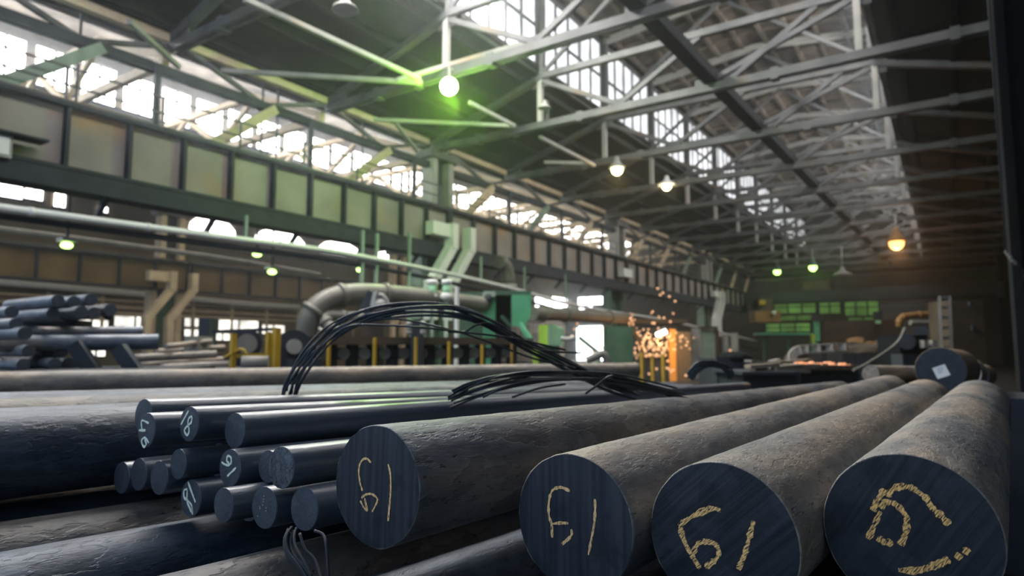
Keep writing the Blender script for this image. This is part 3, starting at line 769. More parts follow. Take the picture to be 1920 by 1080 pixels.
CHALK = {
    'B1': [[(-0.111, 0.374), (-0.209, 0.429), (-0.317, 0.404), (-0.387, 0.308), (-0.401, 0.174), (-0.352, 0.002), (-0.293, -0.108)], [(-0.312, -0.227), (-0.22, -0.163), (-0.071, -0.133), (0.059, -0.18), (0.063, -0.251), (-0.043, -0.417)], [(-0.336, -0.274), (-0.252, -0.365), (-0.154, -0.424)], [(-0.234, -0.218), (-0.154, -0.415)], [(0.293, 0.39), (0.349, 0.253), (0.372, 0.029), (0.363, -0.198), (0.337, -0.511)]],
    'B2': [[(-0.03, 0.455), (-0.181, 0.488), (-0.31, 0.446), (-0.376, 0.358), (-0.41, 0.195), (-0.406, 0.037), (-0.358, -0.087), (-0.351, -0.274)], [(-0.348, -0.072), (-0.188, -0.034), (-0.056, -0.018)], [(-0.01, -0.096), (-0.002, -0.159), (-0.049, -0.23), (-0.176, -0.342)], [(0.4, 0.396), (0.404, 0.259), (0.379, 0.029), (0.338, -0.153), (0.277, -0.413)]],
    'B3': [[(0.013, 0.369), (-0.07, 0.389), (-0.193, 0.344), (-0.369, 0.243), (-0.523, 0.13), (-0.545, 0.08)], [(-0.547, 0.091), (-0.528, -0.035), (-0.456, -0.187), (-0.384, -0.291), (-0.29, -0.423)], [(-0.383, -0.244), (-0.305, -0.107), (-0.205, -0.062), (-0.085, -0.064), (-0.027, -0.134), (-0.042, -0.227), (-0.116, -0.309), (-0.216, -0.397)], [(0.441, 0.307), (0.398, 0.163), (0.359, 0.024), (0.308, -0.14), (0.222, -0.334)]],
    'B4': [[(-0.239, 0.531), (-0.321, 0.385), (-0.389, 0.236)], [(-0.221, 0.439), (-0.153, 0.531), (-0.051, 0.588), (0.056, 0.586), (0.14, 0.535), (0.213, 0.479), (0.264, 0.378), (0.353, 0.295), (0.439, 0.191)], [(-0.305, 0.286), (-0.231, 0.364), (-0.141, 0.365), (-0.047, 0.279), (-0.009, 0.164), (-0.038, -0.016), (-0.097, -0.146)], [(-0.297, 0.243), (-0.365, 0.087), (-0.457, -0.131)], [(-0.343, -0.089), (-0.285, -0.135), (-0.175, -0.131)], [(-0.132, -0.458), (0.034, -0.432), (0.169, -0.378), (0.303, -0.299), (0.417, -0.218)], [(0.49, -0.204), (0.538, -0.139)], [(0.579, -0.132), (0.613, -0.053)]],
    'n46': [[(0.308, 0.422), (-0.553, 0.513), (-0.439, -0.014)], [(-0.794, -0.065), (-0.005, -0.01)], [(0.498, -0.688), (-0.015, -0.437), (-0.355, -0.612), (-0.237, -0.859), (0.022, -0.956), (0.199, -0.763), (-0.03, -0.535)]],
    'n18': [[(-0.095, 0.751), (-0.8, -0.092)], [(-0.014, 0.324), (0.286, 0.443), (0.285, 0.115), (-0.242, -0.223), (-0.357, -0.434), (-0.036, -0.638), (0.136, -0.374), (-0.04, 0.044), (-0.014, 0.324)]],
    'n91': [[(0.152, 0.209), (0.156, 0.459), (0.036, 0.613), (-0.234, 0.598), (-0.256, 0.349), (-0.023, 0.253)], [(0.173, 0.319), (-0.037, 0.157), (-0.377, 0.147), (-0.76, 0.238)], [(0.644, 0.084), (-0.134, -0.453)]],
    'low18': [[(-0.319, 0.854), (0.072, 0.418), (0.576, -0.132)], [(-0.33, 0.459), (-0.649, 0.352), (-0.598, -0.008), (-0.18, -0.141), (0.217, -0.348), (0.319, -0.707), (0.025, -0.476), (-0.272, -0.139), (-0.33, 0.459)], [(0.217, -0.348), (0.384, -0.8)]],
}

G1, G2, G3 = 'large chalk-marked round bars in the foreground', 'small round bars stacked left of the large ones', 'dark round bars lying under the pile'
def big(k, L, label, **kw): return round_bar(*BARS[k], L, label, G1, chalk=CHALK[k], **kw)
big('B1', 5.4, 'large round steel bar with 61 chalked on its end, leftmost of the four big ones', mat='bar_large', face='face_upright', cw=0.024, wob=0.0016)
big('B2', 3.9, 'large round bar chalked with a faint 61 and upright saw marks, second of the four', mat='bar_large_brown', face='face_upright', cw=0.027, wob=0.0014)
big('B3', 3.2, 'large round bar with a bold slanted 61 in yellow chalk, third of the four', mat='bar_large_brown', face='face_slant', chalk_mat_='chalk_yellow_slant', cw=0.045)
big('B4', 2.7, 'largest round bar at the right edge, chalk loop and stroke on its end', mat='bar_large_brown', face='face_steep', chalk_mat_='chalk_yellow_steep', cw=0.05)
def small(k, L, label, mat='bar_smooth', face='face_small', **kw):
    return round_bar(*BARS[k], L, label, G2, mat=mat, face=face, chalk=CHALK.get(k), chalk_mat_='chalk_white', cw=0.085, wob=0.00025, seg=48, rings=30, **kw)
small('stop', 4.6, 'topmost thin bar at back, its end peeping over the bar marked 46')
small('n46', 4.4, 'small round bar with 46 chalked in white on its end')
small('n18', 4.5, 'small round bar with 18 chalked in white, in the top row')
small('plain', 4.6, 'small round bar with a plain unmarked end, right end of the top row')
small('n91', 4.0, 'small round bar with 91 chalked in white, in the middle of the stack')
small('tex', 4.2, 'small round bar with a rough torn end, beside the leftmost big bar', face='face_rough')
small('btex', 3.8, 'small round bar half hidden behind the one with the rough torn end')
small('dk335', 3.6, 'shaded round bar end right of the three short thin bars')
small('b91', 3.6, 'shaded round bar end behind the bar marked 91')
small('t1', 0.9, 'thin round bar end, leftmost of the three in a row at left')
small('t2', 0.16, 'thin round bar end, middle one of the three in a row at left')
small('t3', 0.12, 'thin round bar end, right one of the three in a row at left')
small('low18', 3.6, 'small round bar in the bottom row with 18 chalked lengthways in white')
small('d418', 3.6, 'shaded round bar end right of the bottom bar marked 18')
small('b465', 3.6, 'shaded round bar end behind the one with a dotted line on it')
small('dot', 3.8, 'small round bar end with a short dotted line of white specks')
small('last', 3.9, 'small round bar end lowest right, above the hanging wires')

# specks of a dotted line on one end
o = [x for x in bpy.data.objects if x.get('label', '').startswith('small round bar end with a short dotted')][0]
bm = bmesh.new()
for x, y in ((-0.02, 0.55), (-0.03, 0.40), (-0.05, 0.28), (-0.08, 0.12), (-0.30, 0.0), (-0.28, -0.08), (0.22, 0.02), (0.20, -0.12), (-0.42, -0.45)):
    bmesh.ops.create_circle(bm, cap_ends=True, segments=6, radius=0.0011, matrix=Matrix.Translation((x * 0.045, y * 0.045, 0.0022)))
link_bm('chalk_specks', bm, 'chalk_white', o.children[0])

# the layer of dark bars the pile lies on, running past the left edge of the picture
dL = view_dir(1840, 712).normalized()
def layer(X, Z, r, label, y0=-0.9, length=6.6, mat='bar_dark', d=dL, face=None, group=G3):
    c = Vector((X, 1.0, Z)) + d * ((y0 - 1.0) / d.y)
    return round_bar(c, d, r, length, label, group, mat=mat, face='face_upright', wob=0.0016, rings=70)
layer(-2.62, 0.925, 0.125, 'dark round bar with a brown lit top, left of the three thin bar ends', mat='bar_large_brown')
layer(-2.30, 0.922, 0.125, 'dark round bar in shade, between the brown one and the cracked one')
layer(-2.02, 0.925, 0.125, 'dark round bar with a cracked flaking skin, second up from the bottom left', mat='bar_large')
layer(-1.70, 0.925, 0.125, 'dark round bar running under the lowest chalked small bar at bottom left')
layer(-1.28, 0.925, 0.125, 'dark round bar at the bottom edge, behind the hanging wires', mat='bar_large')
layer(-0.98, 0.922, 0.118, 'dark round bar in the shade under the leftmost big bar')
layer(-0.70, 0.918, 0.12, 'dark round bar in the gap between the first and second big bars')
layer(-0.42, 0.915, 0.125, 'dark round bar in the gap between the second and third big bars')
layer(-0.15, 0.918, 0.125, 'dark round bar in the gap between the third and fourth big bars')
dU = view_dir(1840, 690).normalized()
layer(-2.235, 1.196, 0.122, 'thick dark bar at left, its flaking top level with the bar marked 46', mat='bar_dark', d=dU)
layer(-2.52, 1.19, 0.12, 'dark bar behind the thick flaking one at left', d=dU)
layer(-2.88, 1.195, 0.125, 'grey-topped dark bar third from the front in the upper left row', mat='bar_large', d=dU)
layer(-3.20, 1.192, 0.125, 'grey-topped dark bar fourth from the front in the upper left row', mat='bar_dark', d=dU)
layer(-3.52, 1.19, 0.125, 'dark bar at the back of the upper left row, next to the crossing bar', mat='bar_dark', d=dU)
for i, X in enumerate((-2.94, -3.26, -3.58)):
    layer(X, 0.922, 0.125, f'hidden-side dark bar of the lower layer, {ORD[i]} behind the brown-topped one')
# trestles that carry the pile
for i, y in enumerate((0.1, 2.6, 5.0)):
    t = thing('trestle', f'{["nearest", "middle", "rear"][i]} steel trestle under the pile of bars', 'trestle', (-1.9, y, 0), 'trestles under the pile')
    zt = 0.80 + dL.z / dL.y * (y - 1.0) - 0.01
    MB().box((-3.9, y - 0.09, zt - 0.2), (0.2, y + 0.09, zt)).build('cross_beam', 'steel_dark', t)
    for x in (-3.7, -1.9, 0.0): MB().box((x - 0.09, y - 0.09, 0), (x + 0.09, y + 0.09, zt - 0.2)).build('leg', 'steel_dark', t)

# bar lying across, behind the pile
p, q = at(-90, 721, 5.5), at(1192, 694, 9.4)
dR = (p - q).normalized()
o = round_bar(q, -(q - p).normalized(), 0.105, (q - p).length, 'long rusty round bar lying across behind the pile', 'bars lying across the hall', mat='bar_pale', face='cut_steel_dark', wob=0.001, rings=60)
for i, t_ in enumerate((0.2, 0.8)):
    c = p.lerp(q, t_)
    t = thing('stand', f'{["left", "right"][i]} low stand under the bar that lies across', 'stand', (c.x, c.y, 0), 'stands under the crossing bar')
    MB().box((c.x - 0.2, c.y - 0.2, 0), (c.x + 0.2, c.y + 0.2, c.z - 0.105)).build('block', 'steel_dark', t)
# bars of the next pile, at right behind the chalked ones
roll_d = (view_dir(2060, 690)).normalized()
rc = at(1763, 693, 4.65)
o = round_bar(rc, roll_d, 0.158, 0.72, 'thick dark roll bar at right with a square white tag on its end', 'thick bars behind the pile', mat='rust_roll', face='cut_steel_dark', wob=0.0005, rings=16)
tg = bmesh.new()
mt = Matrix.Rotation(R(22), 4, 'Z')
vs = [tg.verts.new(mt @ Vector((x + 0.0, y - 0.02, 0.0035))) for x, y in ((-0.042, -0.036), (0.042, -0.036), (0.042, 0.046), (-0.042, 0.046))]
tg.faces.new(vs)
tagm = link_bm('paper_tag', tg, 'paper', o)
tp = bmesh.new()
for i in range(3):
    vs = [tp.verts.new(mt @ Vector((x, y - 0.02, 0.0042))) for x, y in ((-0.02, 0.026 - i * 0.014), (0.024 - 0.008 * i, 0.026 - i * 0.014), (0.024 - 0.008 * i, 0.031 - i * 0.014), (-0.02, 0.031 - i * 0.014))]
    tp.faces.new(vs)
link_bm('print', tp, 'print_grey', tagm)
rx, ry, rz = [bar_matrix(rc, roll_d).col[i].xyz for i in range(3)]
o2 = round_bar(rc + roll_d * 0.80 - ry * 0.03 + rx * 0.03, roll_d, 0.125, 0.34, 'thick bar with a pale worn end, behind the tagged roll bar', 'thick bars behind the pile', mat='bar_pale', face='paper', wob=0.0005, rings=10)
o3 = round_bar(rc + roll_d * 1.25 - ry * 0.055 + rx * 0.06, roll_d, 0.10, 0.5, 'brown bar furthest right behind the tagged roll bar', 'thick bars behind the pile', mat='rust_roll', face='cut_steel_dark', wob=0.0005, rings=10)
c3_ = rc + roll_d * 1.5 - ry * 0.055 + rx * 0.06
tag(MB().box((c3_.x - 0.1, c3_.y - 0.1, 0), (c3_.x + 0.1, c3_.y + 0.1, c3_.z - 0.101)).build('cradle', 'steel_dark'), 'dark block under the brown bar furthest right', 'cradle')
cz = MB().box((rc.x - 0.2, rc.y + 0.05, 0), (rc.x + 0.75, rc.y + 0.9, rc.z - 0.19)).build('cradle', 'steel_dark')
tag(cz, 'dark cradle block under the tagged roll bar', 'cradle')
for i, (px, py, dd, r_, L_, lab) in enumerate([(1632, 701, 4.9, 0.065, 1.1, 'short grey bar behind the third big bar, left of the tagged roll')]):
    d_ = view_dir(2700, 700).normalized()
    round_bar(at(px, py, dd), d_, r_, L_, lab, 'grey bars behind the big ones', mat='bar_pale', face=None, wob=0.002, rings=16)

gb = at(1632, 701, 4.9)
gd = view_dir(2700, 700).normalized(); ga, gc = gb + gd * 0.1, gb + gd * 0.95
for q_ in (ga, gc): q_.z -= 0.066
mb = MB(); nn = Vector((-gd.y, gd.x, 0)).normalized() * 0.06
mb.hexa([(p_.x, p_.y, 0) for p_ in (ga - nn, gc - nn, gc + nn, ga + nn)] + [(ga - nn), (gc - nn), (gc + nn), (ga + nn)])
tag(mb.build('cradle', 'steel_dark'), 'dark low block under the short grey bar, left of the tagged roll', 'cradle')

# ---------------------------------------------------------------- tie wires
def strands(name, label, path, n, spread, r, cat='wire bundle', stray=(), seed=1, loc=None, mat='wire'):
    rr = random.Random(seed)
    t = thing(name, label, cat, loc or path[0])
    for i in range(n):
        a = 2 * math.pi * i / n + rr.random(); amp = spread * (0.35 + 0.65 * rr.random())
        ph = rr.random() * 6; pts = []
        for j, p in enumerate(path):
            s = j / (len(path) - 1)
            k = 0.55 + 0.8 * abs(math.sin(s * 3.1 + ph * 0.3))
            tw = a + s * 1.4
            off = Vector((math.cos(tw) * amp * k * 0.83, math.cos(tw) * amp * k * 0.55, math.sin(tw) * amp * k))
            pts.append(p + off)
        MB().tube(smooth_path(pts, 5), r, 8).build('strand', mat, t)
    for p in stray:
        MB().tube(smooth_path(p, 6), r, 8).build('strand', mat, t)
    return t
def px_path(pts): return [at(x, y, d) for x, y, d in pts]
arch = px_path([(541, 748, 2.55), (547, 722, 2.55), (565, 690, 2.55), (592, 655, 2.56), (630, 622, 2.58), (690, 594, 2.6), (760, 583, 2.62), (830, 583, 2.64), (885, 594, 2.66), (935, 618, 2.7), (985, 647, 2.75), (1040, 673, 2.8), (1085, 695, 2.86), (1140, 722, 2.92), (1195, 740, 3.0)])
strands('wire_bundle', 'black bundle of tie wire arching high over the bars', arch, 12, 0.027, 0.0042, seed=3, stray=[
    px_path([(598, 655, 2.55), (650, 613, 2.5), (720, 610, 2.5), (790, 614, 2.5), (860, 622, 2.55), (960, 634, 2.6), (1060, 656, 2.7)]),
    px_path([(700, 597, 2.6), (760, 600, 2.6), (840, 617, 2.6), (905, 637, 2.65), (1000, 672, 2.7), (1080, 690, 2.8)]),
    px_path([(845, 575, 2.6), (900, 590, 2.6), (950, 622, 2.62), (1010, 655, 2.66), (1090, 662, 2.7)]),
    px_path([(690, 590, 2.55), (770, 576, 2.55), (860, 576, 2.6), (930, 604, 2.62), (960, 625, 2.65)]),
    px_path([(840, 622, 2.6), (870, 622, 2.6), (892, 610, 2.62), (915, 606, 2.64), (930, 614, 2.66)])])
low = px_path([(848, 748, 2.3), (880, 733, 2.32), (930, 717, 2.34), (990, 707, 2.38), (1050, 704, 2.42), (1110, 706, 2.46), (1160, 713, 2.5), (1220, 727, 2.56), (1275, 740, 2.62)])
strands('wire_bundle', 'flat loop of black tie wire lying on the bars right of centre', low, 9, 0.026, 0.0042, seed=5, stray=[
    px_path([(1098, 738, 2.42), (1120, 722, 2.40), (1138, 708, 2.38), (1150, 704, 2.38)]),
    px_path([(905, 745, 2.3), (945, 726, 2.32), (1000, 714, 2.36), (1070, 712, 2.4)]),
    px_path([(960, 745, 2.3), (1010, 728, 2.32), (1060, 720, 2.36)])])
hang = px_path([(548, 992, 1.30), (540, 1012, 1.28), (545, 1038, 1.26), (565, 1062, 1.24), (585, 1092, 1.22)])
strands('wire_bundle', 'black tie wires hanging down under the lowest small bar', hang, 6, 0.012, 0.0030, seed=8, stray=[
    px_path([(590, 995, 1.28), (606, 1003, 1.27), (612, 1025, 1.25), (616, 1085, 1.22)]),
    px_path([(562, 1000, 1.28), (572, 1030, 1.26), (590, 1050, 1.25), (604, 1090, 1.22)])], mat='steel_dark')

# ---------------------------------------------------------------- lamps
def point(name, loc, power, color, parent, size=0.15):
    d = bpy.data.lights.new(name, 'POINT'); d.energy = power; d.color = color; d.shadow_soft_size = size
    o = bpy.data.objects.new(name, d); COL.objects.link(o)
    o.parent = parent; o.location = Vector(loc) - WORLD[parent.name]
def lamp(px, py, Y, label, bulb, r, power, color, drop=None, shade='steel_pale', shade_r=2.2):
    k_ = round((Y - 15.7) / 5.85); yt = TY(k_); Y = yt - 0.34
    c = on_y(px, py, Y)
    top = drop if drop is not None else 10.2
    t = thing('pendant_lamp', label, 'lamp', (c.x, c.y, c.z), 'pendant lamps of the hall')
    top = max(10.3, c.z + r * 2.2)
    MB().tube([(c.x, c.y, c.z + r * 0.9), (c.x, c.y, top), (c.x, yt - 0.08, top)], 0.035, 8).build('rod', 'steel_pale', t)
    if top > 10.4: MB().box((c.x - 0.05, yt - 0.2, 10.4), (c.x + 0.05, yt - 0.06, top + 0.05)).build('bracket', 'steel_grey', t)
    if shade:
        pts = [(c.x, c.y, c.z + h * r) for h in (0.25, 0.55, 1.2, 1.8, 2.3)]
        MB().tube(pts, [r * shade_r, r * shade_r * 0.92, r * 0.75, r * 0.42, r * 0.4], 20).build('shade', shade, t)
    if bulb:
        MB().ball((c.x, c.y, c.z), r, 16).build('bulb', bulb, t)
        if power: point('lamp_light', (c.x, c.y, c.z - r * 1.4), power, color, t, r)
    return t
lamp(842, 162, 15.45, 'big glowing green lamp under the roof, brightest lamp of the hall', 'bulb_green', 0.28, 850, (0.42, 1.0, 0.06), 10.2, None)
lamp(1157, 318, 27.0, 'yellow lamp under the third roof truss, right of the first column', 'bulb_yellow', 0.26, 110, (1.0, 0.75, 0.3), 10.2, 'steel_pale', 1.4)
lamp(1250, 349, 33.0, 'yellow lamp with a white cone shade, right of the other yellow one', 'bulb_yellow', 0.24, 60, (1.0, 0.8, 0.4), 10.2, 'paper', 1.9)
lamp(1681, 456, 52.0, 'orange lamp glowing high at right near the end wall', 'bulb_orange', 0.46, 320, (1.0, 0.42, 0.10), 10.2, 'orange_brown', 1.25)
lamp(1457, 509, 66.0, 'small green lamp by the end wall, left of the pair', 'bulb_lime', 0.34, 60, (0.4, 1.0, 0.1), 10.2, 'green_dark', 1.2)
lamp(1524, 501, 62.0, 'small green lamp by the end wall, right of the pair', 'bulb_lime', 0.34, 110, (0.4, 1.0, 0.1), 10.2, 'green_dark', 1.2)
lamp(647, 22, 9.9, 'unlit white cone lamp near the top edge, left of the big green lamp', None, 0.17, 0, (1, 1, 1), 11.0, 'steel_pale', 1.7)
lamp(1580, 518, 64.0, 'unlit pale lamp near the end wall, right of the green pair', None, 0.36, 0, (1, 1, 1), 10.2, 'steel_pale')
lamp(1021, 205, 21.6, 'unlit pale lamp hanging by the second truss post, right of the big green lamp', None, 0.16, 0, (1, 1, 1), 10.9, 'steel_pale', 1.6)
for i, (px, py, lab) in enumerate([(125, 460, 'at left over the olive girder'), (482, 477, 'under the bright side pipe'), (510, 510, 'lowest of the small green ones left of the duct'), (675, 506, 'above the big duct')]):
    c = on_x(px, py, -21.0)
    t = thing('signal_lamp', f'small green signal lamp {lab}', 'lamp', (c.x, c.y, c.z), 'small green lamps in the side bay')
    MB().ball((c.x, c.y, c.z), 0.16, 10, 0.6).build('bulb', 'bulb_lime', t)
    MB().box((c.x - 0.2, c.y - 0.2, c.z + 0.10), (c.x + 0.2, c.y + 0.2, c.z + 0.2)).build('hood', 'steel_pale', t)
    MB().box((c.x - 0.03, c.y - 0.03, c.z + 0.2), (c.x + 0.03, c.y + 0.03, 11.75)).build('rod', 'steel_dark', t)

# ---------------------------------------------------------------- pipes and services along the column row
def pipe(name, pts, r, mat, label, cat='pipe', group=None, flange=0, seg=14, n=6):
    pts = smooth_path(pts, n)
    t = thing(name, label, cat, pts[0], group)
    MB().tube(pts, r, seg).build('pipe_run', mat, t)
    if flange:
        step = max(2, len(pts) // flange)
        for i in range(step // 2, len(pts) - 1, step):
            d = (pts[i + 1] - pts[i]).normalized() * 0.05
            MB().tube([pts[i] - d, pts[i] + d], r * 1.18, seg).build('joint', mat, t)
    return t
xs = [(-40, 383), (160, 410), (400, 442), (640, 474), (840, 513), (960, 541), (1100, 577), (1260, 603), (1420, 640)]
pipe('service_pipe', [on_x(x, y, -16.6) for x, y in xs], 0.085, 'bright_pipe', 'bright steel pipe slanting along the whole column row', flange=8)
pipe('service_pipe', [on_x(x, y + 16, -16.8) for x, y in xs], 0.075, 'steel_dark', 'dark pipe running just under the bright one')
pipe('service_pipe', [on_x(x, y, -20.0) for x, y in [(-30, 402), (160, 428), (400, 462), (640, 495), (780, 517)]], 0.05, 'steel_pale', 'thin pale pipe below the dark one at left')
pipe('service_pipe', [on_x(x, y, -26.0) for x, y in [(-30, 426), (200, 455), (420, 485), (600, 515)]], 0.10, 'machine_grey', 'grey pipe over the olive girder in the side bay')
pipe('wall_pipe', [on_x(x, y, -43.9) for x, y in [(-30, 527), (100, 537), (290, 553)]], 0.2, 'white_paint', 'pale wall pipe under the olive girder at far left', group='pale pipes on the far wall')
pipe('wall_pipe', [on_x(x, y, -43.9) for x, y in [(360, 560), (460, 569), (562, 576)]], 0.2, 'white_paint', 'pale wall pipe right of the tan cranked column', group='pale pipes on the far wall')
for i, (x, y0, y1, w) in enumerate([(680, 432, 545, 0.10), (707, 438, 548, 0.10), (768, 436, 612, 0.10), (462, 404, 450, 0.08), (902, 481, 530, 0.08), (983, 500, 548, 0.08), (1060, 514, 566, 0.08)]):
    a, b = on_x(x, y0, -16.75), on_x(x, y1, -16.75)
    tag(MB().box((a.x - w / 2, a.y - w / 2, b.z), (a.x + w / 2, a.y + w / 2, a.z)).build('pipe_hanger', 'green_grey'), f'{ORD[[1, 2, 3, 0, 4, 5, 6][i]]} thin upright pipe hanger from the left under the near girder', 'hanger', 'pipe hangers under the near girder')
# round ventilator under the girder right of the cranked column
c = on_x(947, 512, -16.9)
t = thing('ventilator', 'pale round ventilator elbow hanging right of the first cranked column', 'ventilator', c)
MB().tube([c + Vector((0, -0.5, 0.45)), c + Vector((0, -0.15, 0.5)), c + Vector((0, 0.15, 0.25)), c + Vector((0, 0.3, -0.2)), c + Vector((0, 0.32, -0.55))], 0.3, 14).build('elbow', 'duct', t)
MB().tube([c + Vector((0, 0.32, -0.5)), c + Vector((0, 0.32, -0.66))], 0.38, 14).build('rim', 'steel_pale', t)
MB().box((c.x - 0.05, c.y - 0.05, c.z + 0.5), (c.x + 0.05, c.y + 0.05, 5.4)).build('hanger', 'steel_dark', t)
# box fixed on the near girder at the left edge
c = on_x(6, 275, -17.7)
t = thing('junction_box', 'pale box bolted on the near girder at the left edge', 'box', c)
MB().box((c.x - 0.2, c.y - 0.28, c.z - 0.26), (c.x + 0.1, c.y + 0.14, c.z + 0.26)).build('casing', 'steel_pale', t)
MB().box((c.x + 0.1, c.y - 0.2, c.z - 0.2), (c.x + 0.13, c.y + 0.08, c.z + 0.2)).build('cover', 'paper', t)
MB().box((c.x - 0.2, c.y - 0.3, c.z + 0.27), (c.x + 0.3, c.y + 0.8, c.z + 0.32)).build('roof_plate', 'steel_dark', t)

# ---------------------------------------------------------------- machines between the pile and the column row
def pbox(mb, x0, y0, x1, y1, d, depth, floor=False):
    """box whose front shows between two photo corners at distance d; depth in metres behind it"""
    a, b = at(x0, y1, d), at(x1, y0, d)
    r = Vector((math.cos(YAW), math.sin(YAW), 0)); f = Vector((-math.sin(YAW), math.cos(YAW), 0))
    w = (b - a).dot(r); zb = 0 if floor else a.z
    p = Vector((a.x, a.y, zb)); q = p + r * w
    mb.hexa([p, q, q + f * depth, p + f * depth] + [v + Vector((0, 0, b.z - zb)) for v in (p, q, q + f * depth, p + f * depth)])
    return mb
def base(x, y, d): c = at(x, y, d); return (c.x, c.y, 0)
# big duct with a bent end, and its smaller branch
dp = [at(x, y, d) for x, y, d in [(572, 668, 14), (574, 628, 14), (584, 588, 14), (612, 563, 14.2), (655, 551, 14.6), (710, 551, 15.2), (780, 557, 16), (850, 566, 17), (905, 572, 18)]]
pipe('air_duct', dp, 0.23, 'duct', 'fat grey air duct bending down behind the yellow railing', 'duct', flange=5, seg=20)
pipe('air_duct', [at(x, y, d) for x, y, d in [(700, 597, 14.5), (650, 594, 14.3), (620, 592, 14.1), (610, 597, 14), (616, 610, 13.9), (640, 628, 13.8)]], 0.13, 'duct', 'thinner tan duct curling under the fat one', 'duct', flange=2, seg=16)
# brake-like mechanism in front of the duct
t = thing('machine_head', 'dark machine head with pale lever in front of the fat duct', 'machine', base(690, 600, 13.2))
pbox(MB(), 676, 590, 720, 640, 13.2, 0.6, True).build('body', 'machine_brown', t)
MB().bar(at(683, 588, 13.1), at(702, 548, 13.1), 0.16, 0.22).build('arm', 'steel_dark', t)
MB().bar(at(700, 575, 13.0), at(706, 547, 13.0), 0.1, 0.08).build('lever', 'steel_pale', t)
MB().tube(smooth_path([at(705, 555, 13), at(716, 553, 13), at(726, 565, 13), at(731, 582, 13)], 5), 0.035, 8).build('hose', 'steel_pale', t)
MB().ball(at(714, 572, 13.0), 0.13, 12).build('knob', 'steel_pale', t)
# roller table: long dark machine behind the yellow posts
t = thing('roller_table', 'long dark brown roller table behind the row of yellow posts', 'machine', base(800, 690, 11.5))
a, b = at(545, 640, 11.2), at(1000, 642, 14.2)
dirv = (b - a).normalized(); nrm = Vector((-dirv.y, dirv.x, 0)).normalized()
L_ = (b - a).length
MB().bar(a + Vector((0, 0, 0.02)) + nrm * 0.4, b + Vector((0, 0, 0.02)) + nrm * 0.4, 0.8, 0.14).build('top_beam', 'machine_brown', t)
MB().bar(a + Vector((0, 0, -0.55)) + nrm * 0.3, b + Vector((0, 0, -0.55)) + nrm * 0.3, 0.5, 0.16).build('lower_beam', 'steel_dark', t)
MB().bar(a + Vector((0, 0, -1.1)) + nrm * 0.9, b + Vector((0, 0, -1.1)) + nrm * 0.9, 0.1, 1.0).build('back_panel', 'steel_dark', t)
for i in range(12):
    c = a + dirv * (0.4 + (L_ - 0.8) * i / 11) + nrm * 0.25
    MB().box((c.x - 0.08, c.y - 0.08, 0), (c.x + 0.08, c.y + 0.08, c.z - 0.05)).build('leg', 'steel_dark', t)
    if i < 11:
        c2 = c + dirv * (L_ / 24)
        MB().tube([c2 - nrm * 0.1 + Vector((0, 0, -0.22)), c2 + nrm * 0.45 + Vector((0, 0, -0.22))], 0.11, 12).build('roller', 'machine_grey', t)
# small valve block with pale knobs
t = thing('valve_block', 'valve block with six pale knobs on the roller table', 'valve block', base(780, 620, 12))
pbox(MB(), 770, 598, 790, 640, 12.2, 0.3, True).build('block', 'steel_dark', t)
for x in (767, 793):
    for y in (607, 615, 623): MB().ball(at(x, y, 12.1), 0.055, 10).build('knob', 'steel_pale', t)
# yellow railing and yellow posts
def tall(px, ytop, d, w):
    c = at(px, ytop, d); return MB().box((c.x - w / 2, c.y - w / 2, 0), (c.x + w / 2, c.y + w / 2, c.z))
t = thing('yellow_railing', 'yellow tube railing left of the wire arch', 'railing', base(480, 680, 9.5))
for px, yt, w in ((438, 626, 0.07), (504, 622, 0.06), (519, 615, 0.09)): tall(px, yt, 9.5, w).build('post', 'yellow_paint', t)
MB().bar(at(436, 667, 9.5), at(519, 666, 9.5), 0.05, 0.06).build('rail', 'yellow_paint', t)
MB().bar(at(400, 622, 9.6), at(519, 617, 9.5), 0.05, 0.045).build('hand_rail', 'steel_dark', t)
MB().tube(smooth_path([at(422, 670, 9.45), at(440, 660, 9.45), at(453, 655, 9.45), at(461, 664, 9.45), at(464, 690, 9.45)], 5), 0.02, 8).build('hose', 'yellow_paint', t)
for i, (px, yt) in enumerate([(617, 634), (703, 633), (780, 632), (842, 640), (904, 646), (960, 645)]):
    tag(tall(px, yt, 9.8 + i * 0.5, 0.043).build('yellow_post', 'yellow_paint'), f'{ORD[i]} yellow post from the left, standing before the dark roller table', 'post', 'yellow posts before the roller table')
for i, (px, yt) in enumerate([(1203, 660), (1223, 668), (1243, 664)]):
    tag(tall(px, yt, 16, 0.07).build('yellow_post', 'yellow_paint'), f'{ORD[i]} of three dull yellow posts under the sparks, from the left', 'post', 'dull yellow posts under the sparks')
# motor drum and gear seen over the yellow railing
t = thing('motor', 'dark round motor behind the yellow railing', 'motor', base(480, 650, 10.6))
c = at(462, 645, 10.8)
MB().tube([c + Vector((-0.35, 0.25, 0)), c + Vector((0.3, -0.2, 0))], 0.24, 20).build('drum', 'steel_dark', t)
MB().tube([c + Vector((0.3, -0.2, 0)), c + Vector((0.36, -0.24, 0))], 0.16, 16).build('end_cap', 'machine_grey', t)
MB().box((c.x - 0.4, c.y - 0.3, 0), (c.x + 0.4, c.y + 0.3, c.z - 0.2)).build('foot', 'steel_dark', t)
t = thing('motor', 'second dark motor drum with a pale end cap, right of the yellow railing', 'motor', base(545, 650, 10.6))
c = at(548, 650, 10.8)
MB().tube([c + Vector((-0.3, 0.2, 0)), c + Vector((0.3, -0.2, 0))], 0.27, 20).build('drum', 'steel_dark', t)
MB().tube([c + Vector((0.3, -0.2, 0)), c + Vector((0.35, -0.23, 0))], 0.12, 16).build('end_cap', 'steel_pale', t)
MB().box((c.x - 0.4, c.y - 0.3, 0), (c.x + 0.4, c.y + 0.3, c.z - 0.2)).build('foot', 'steel_dark', t)
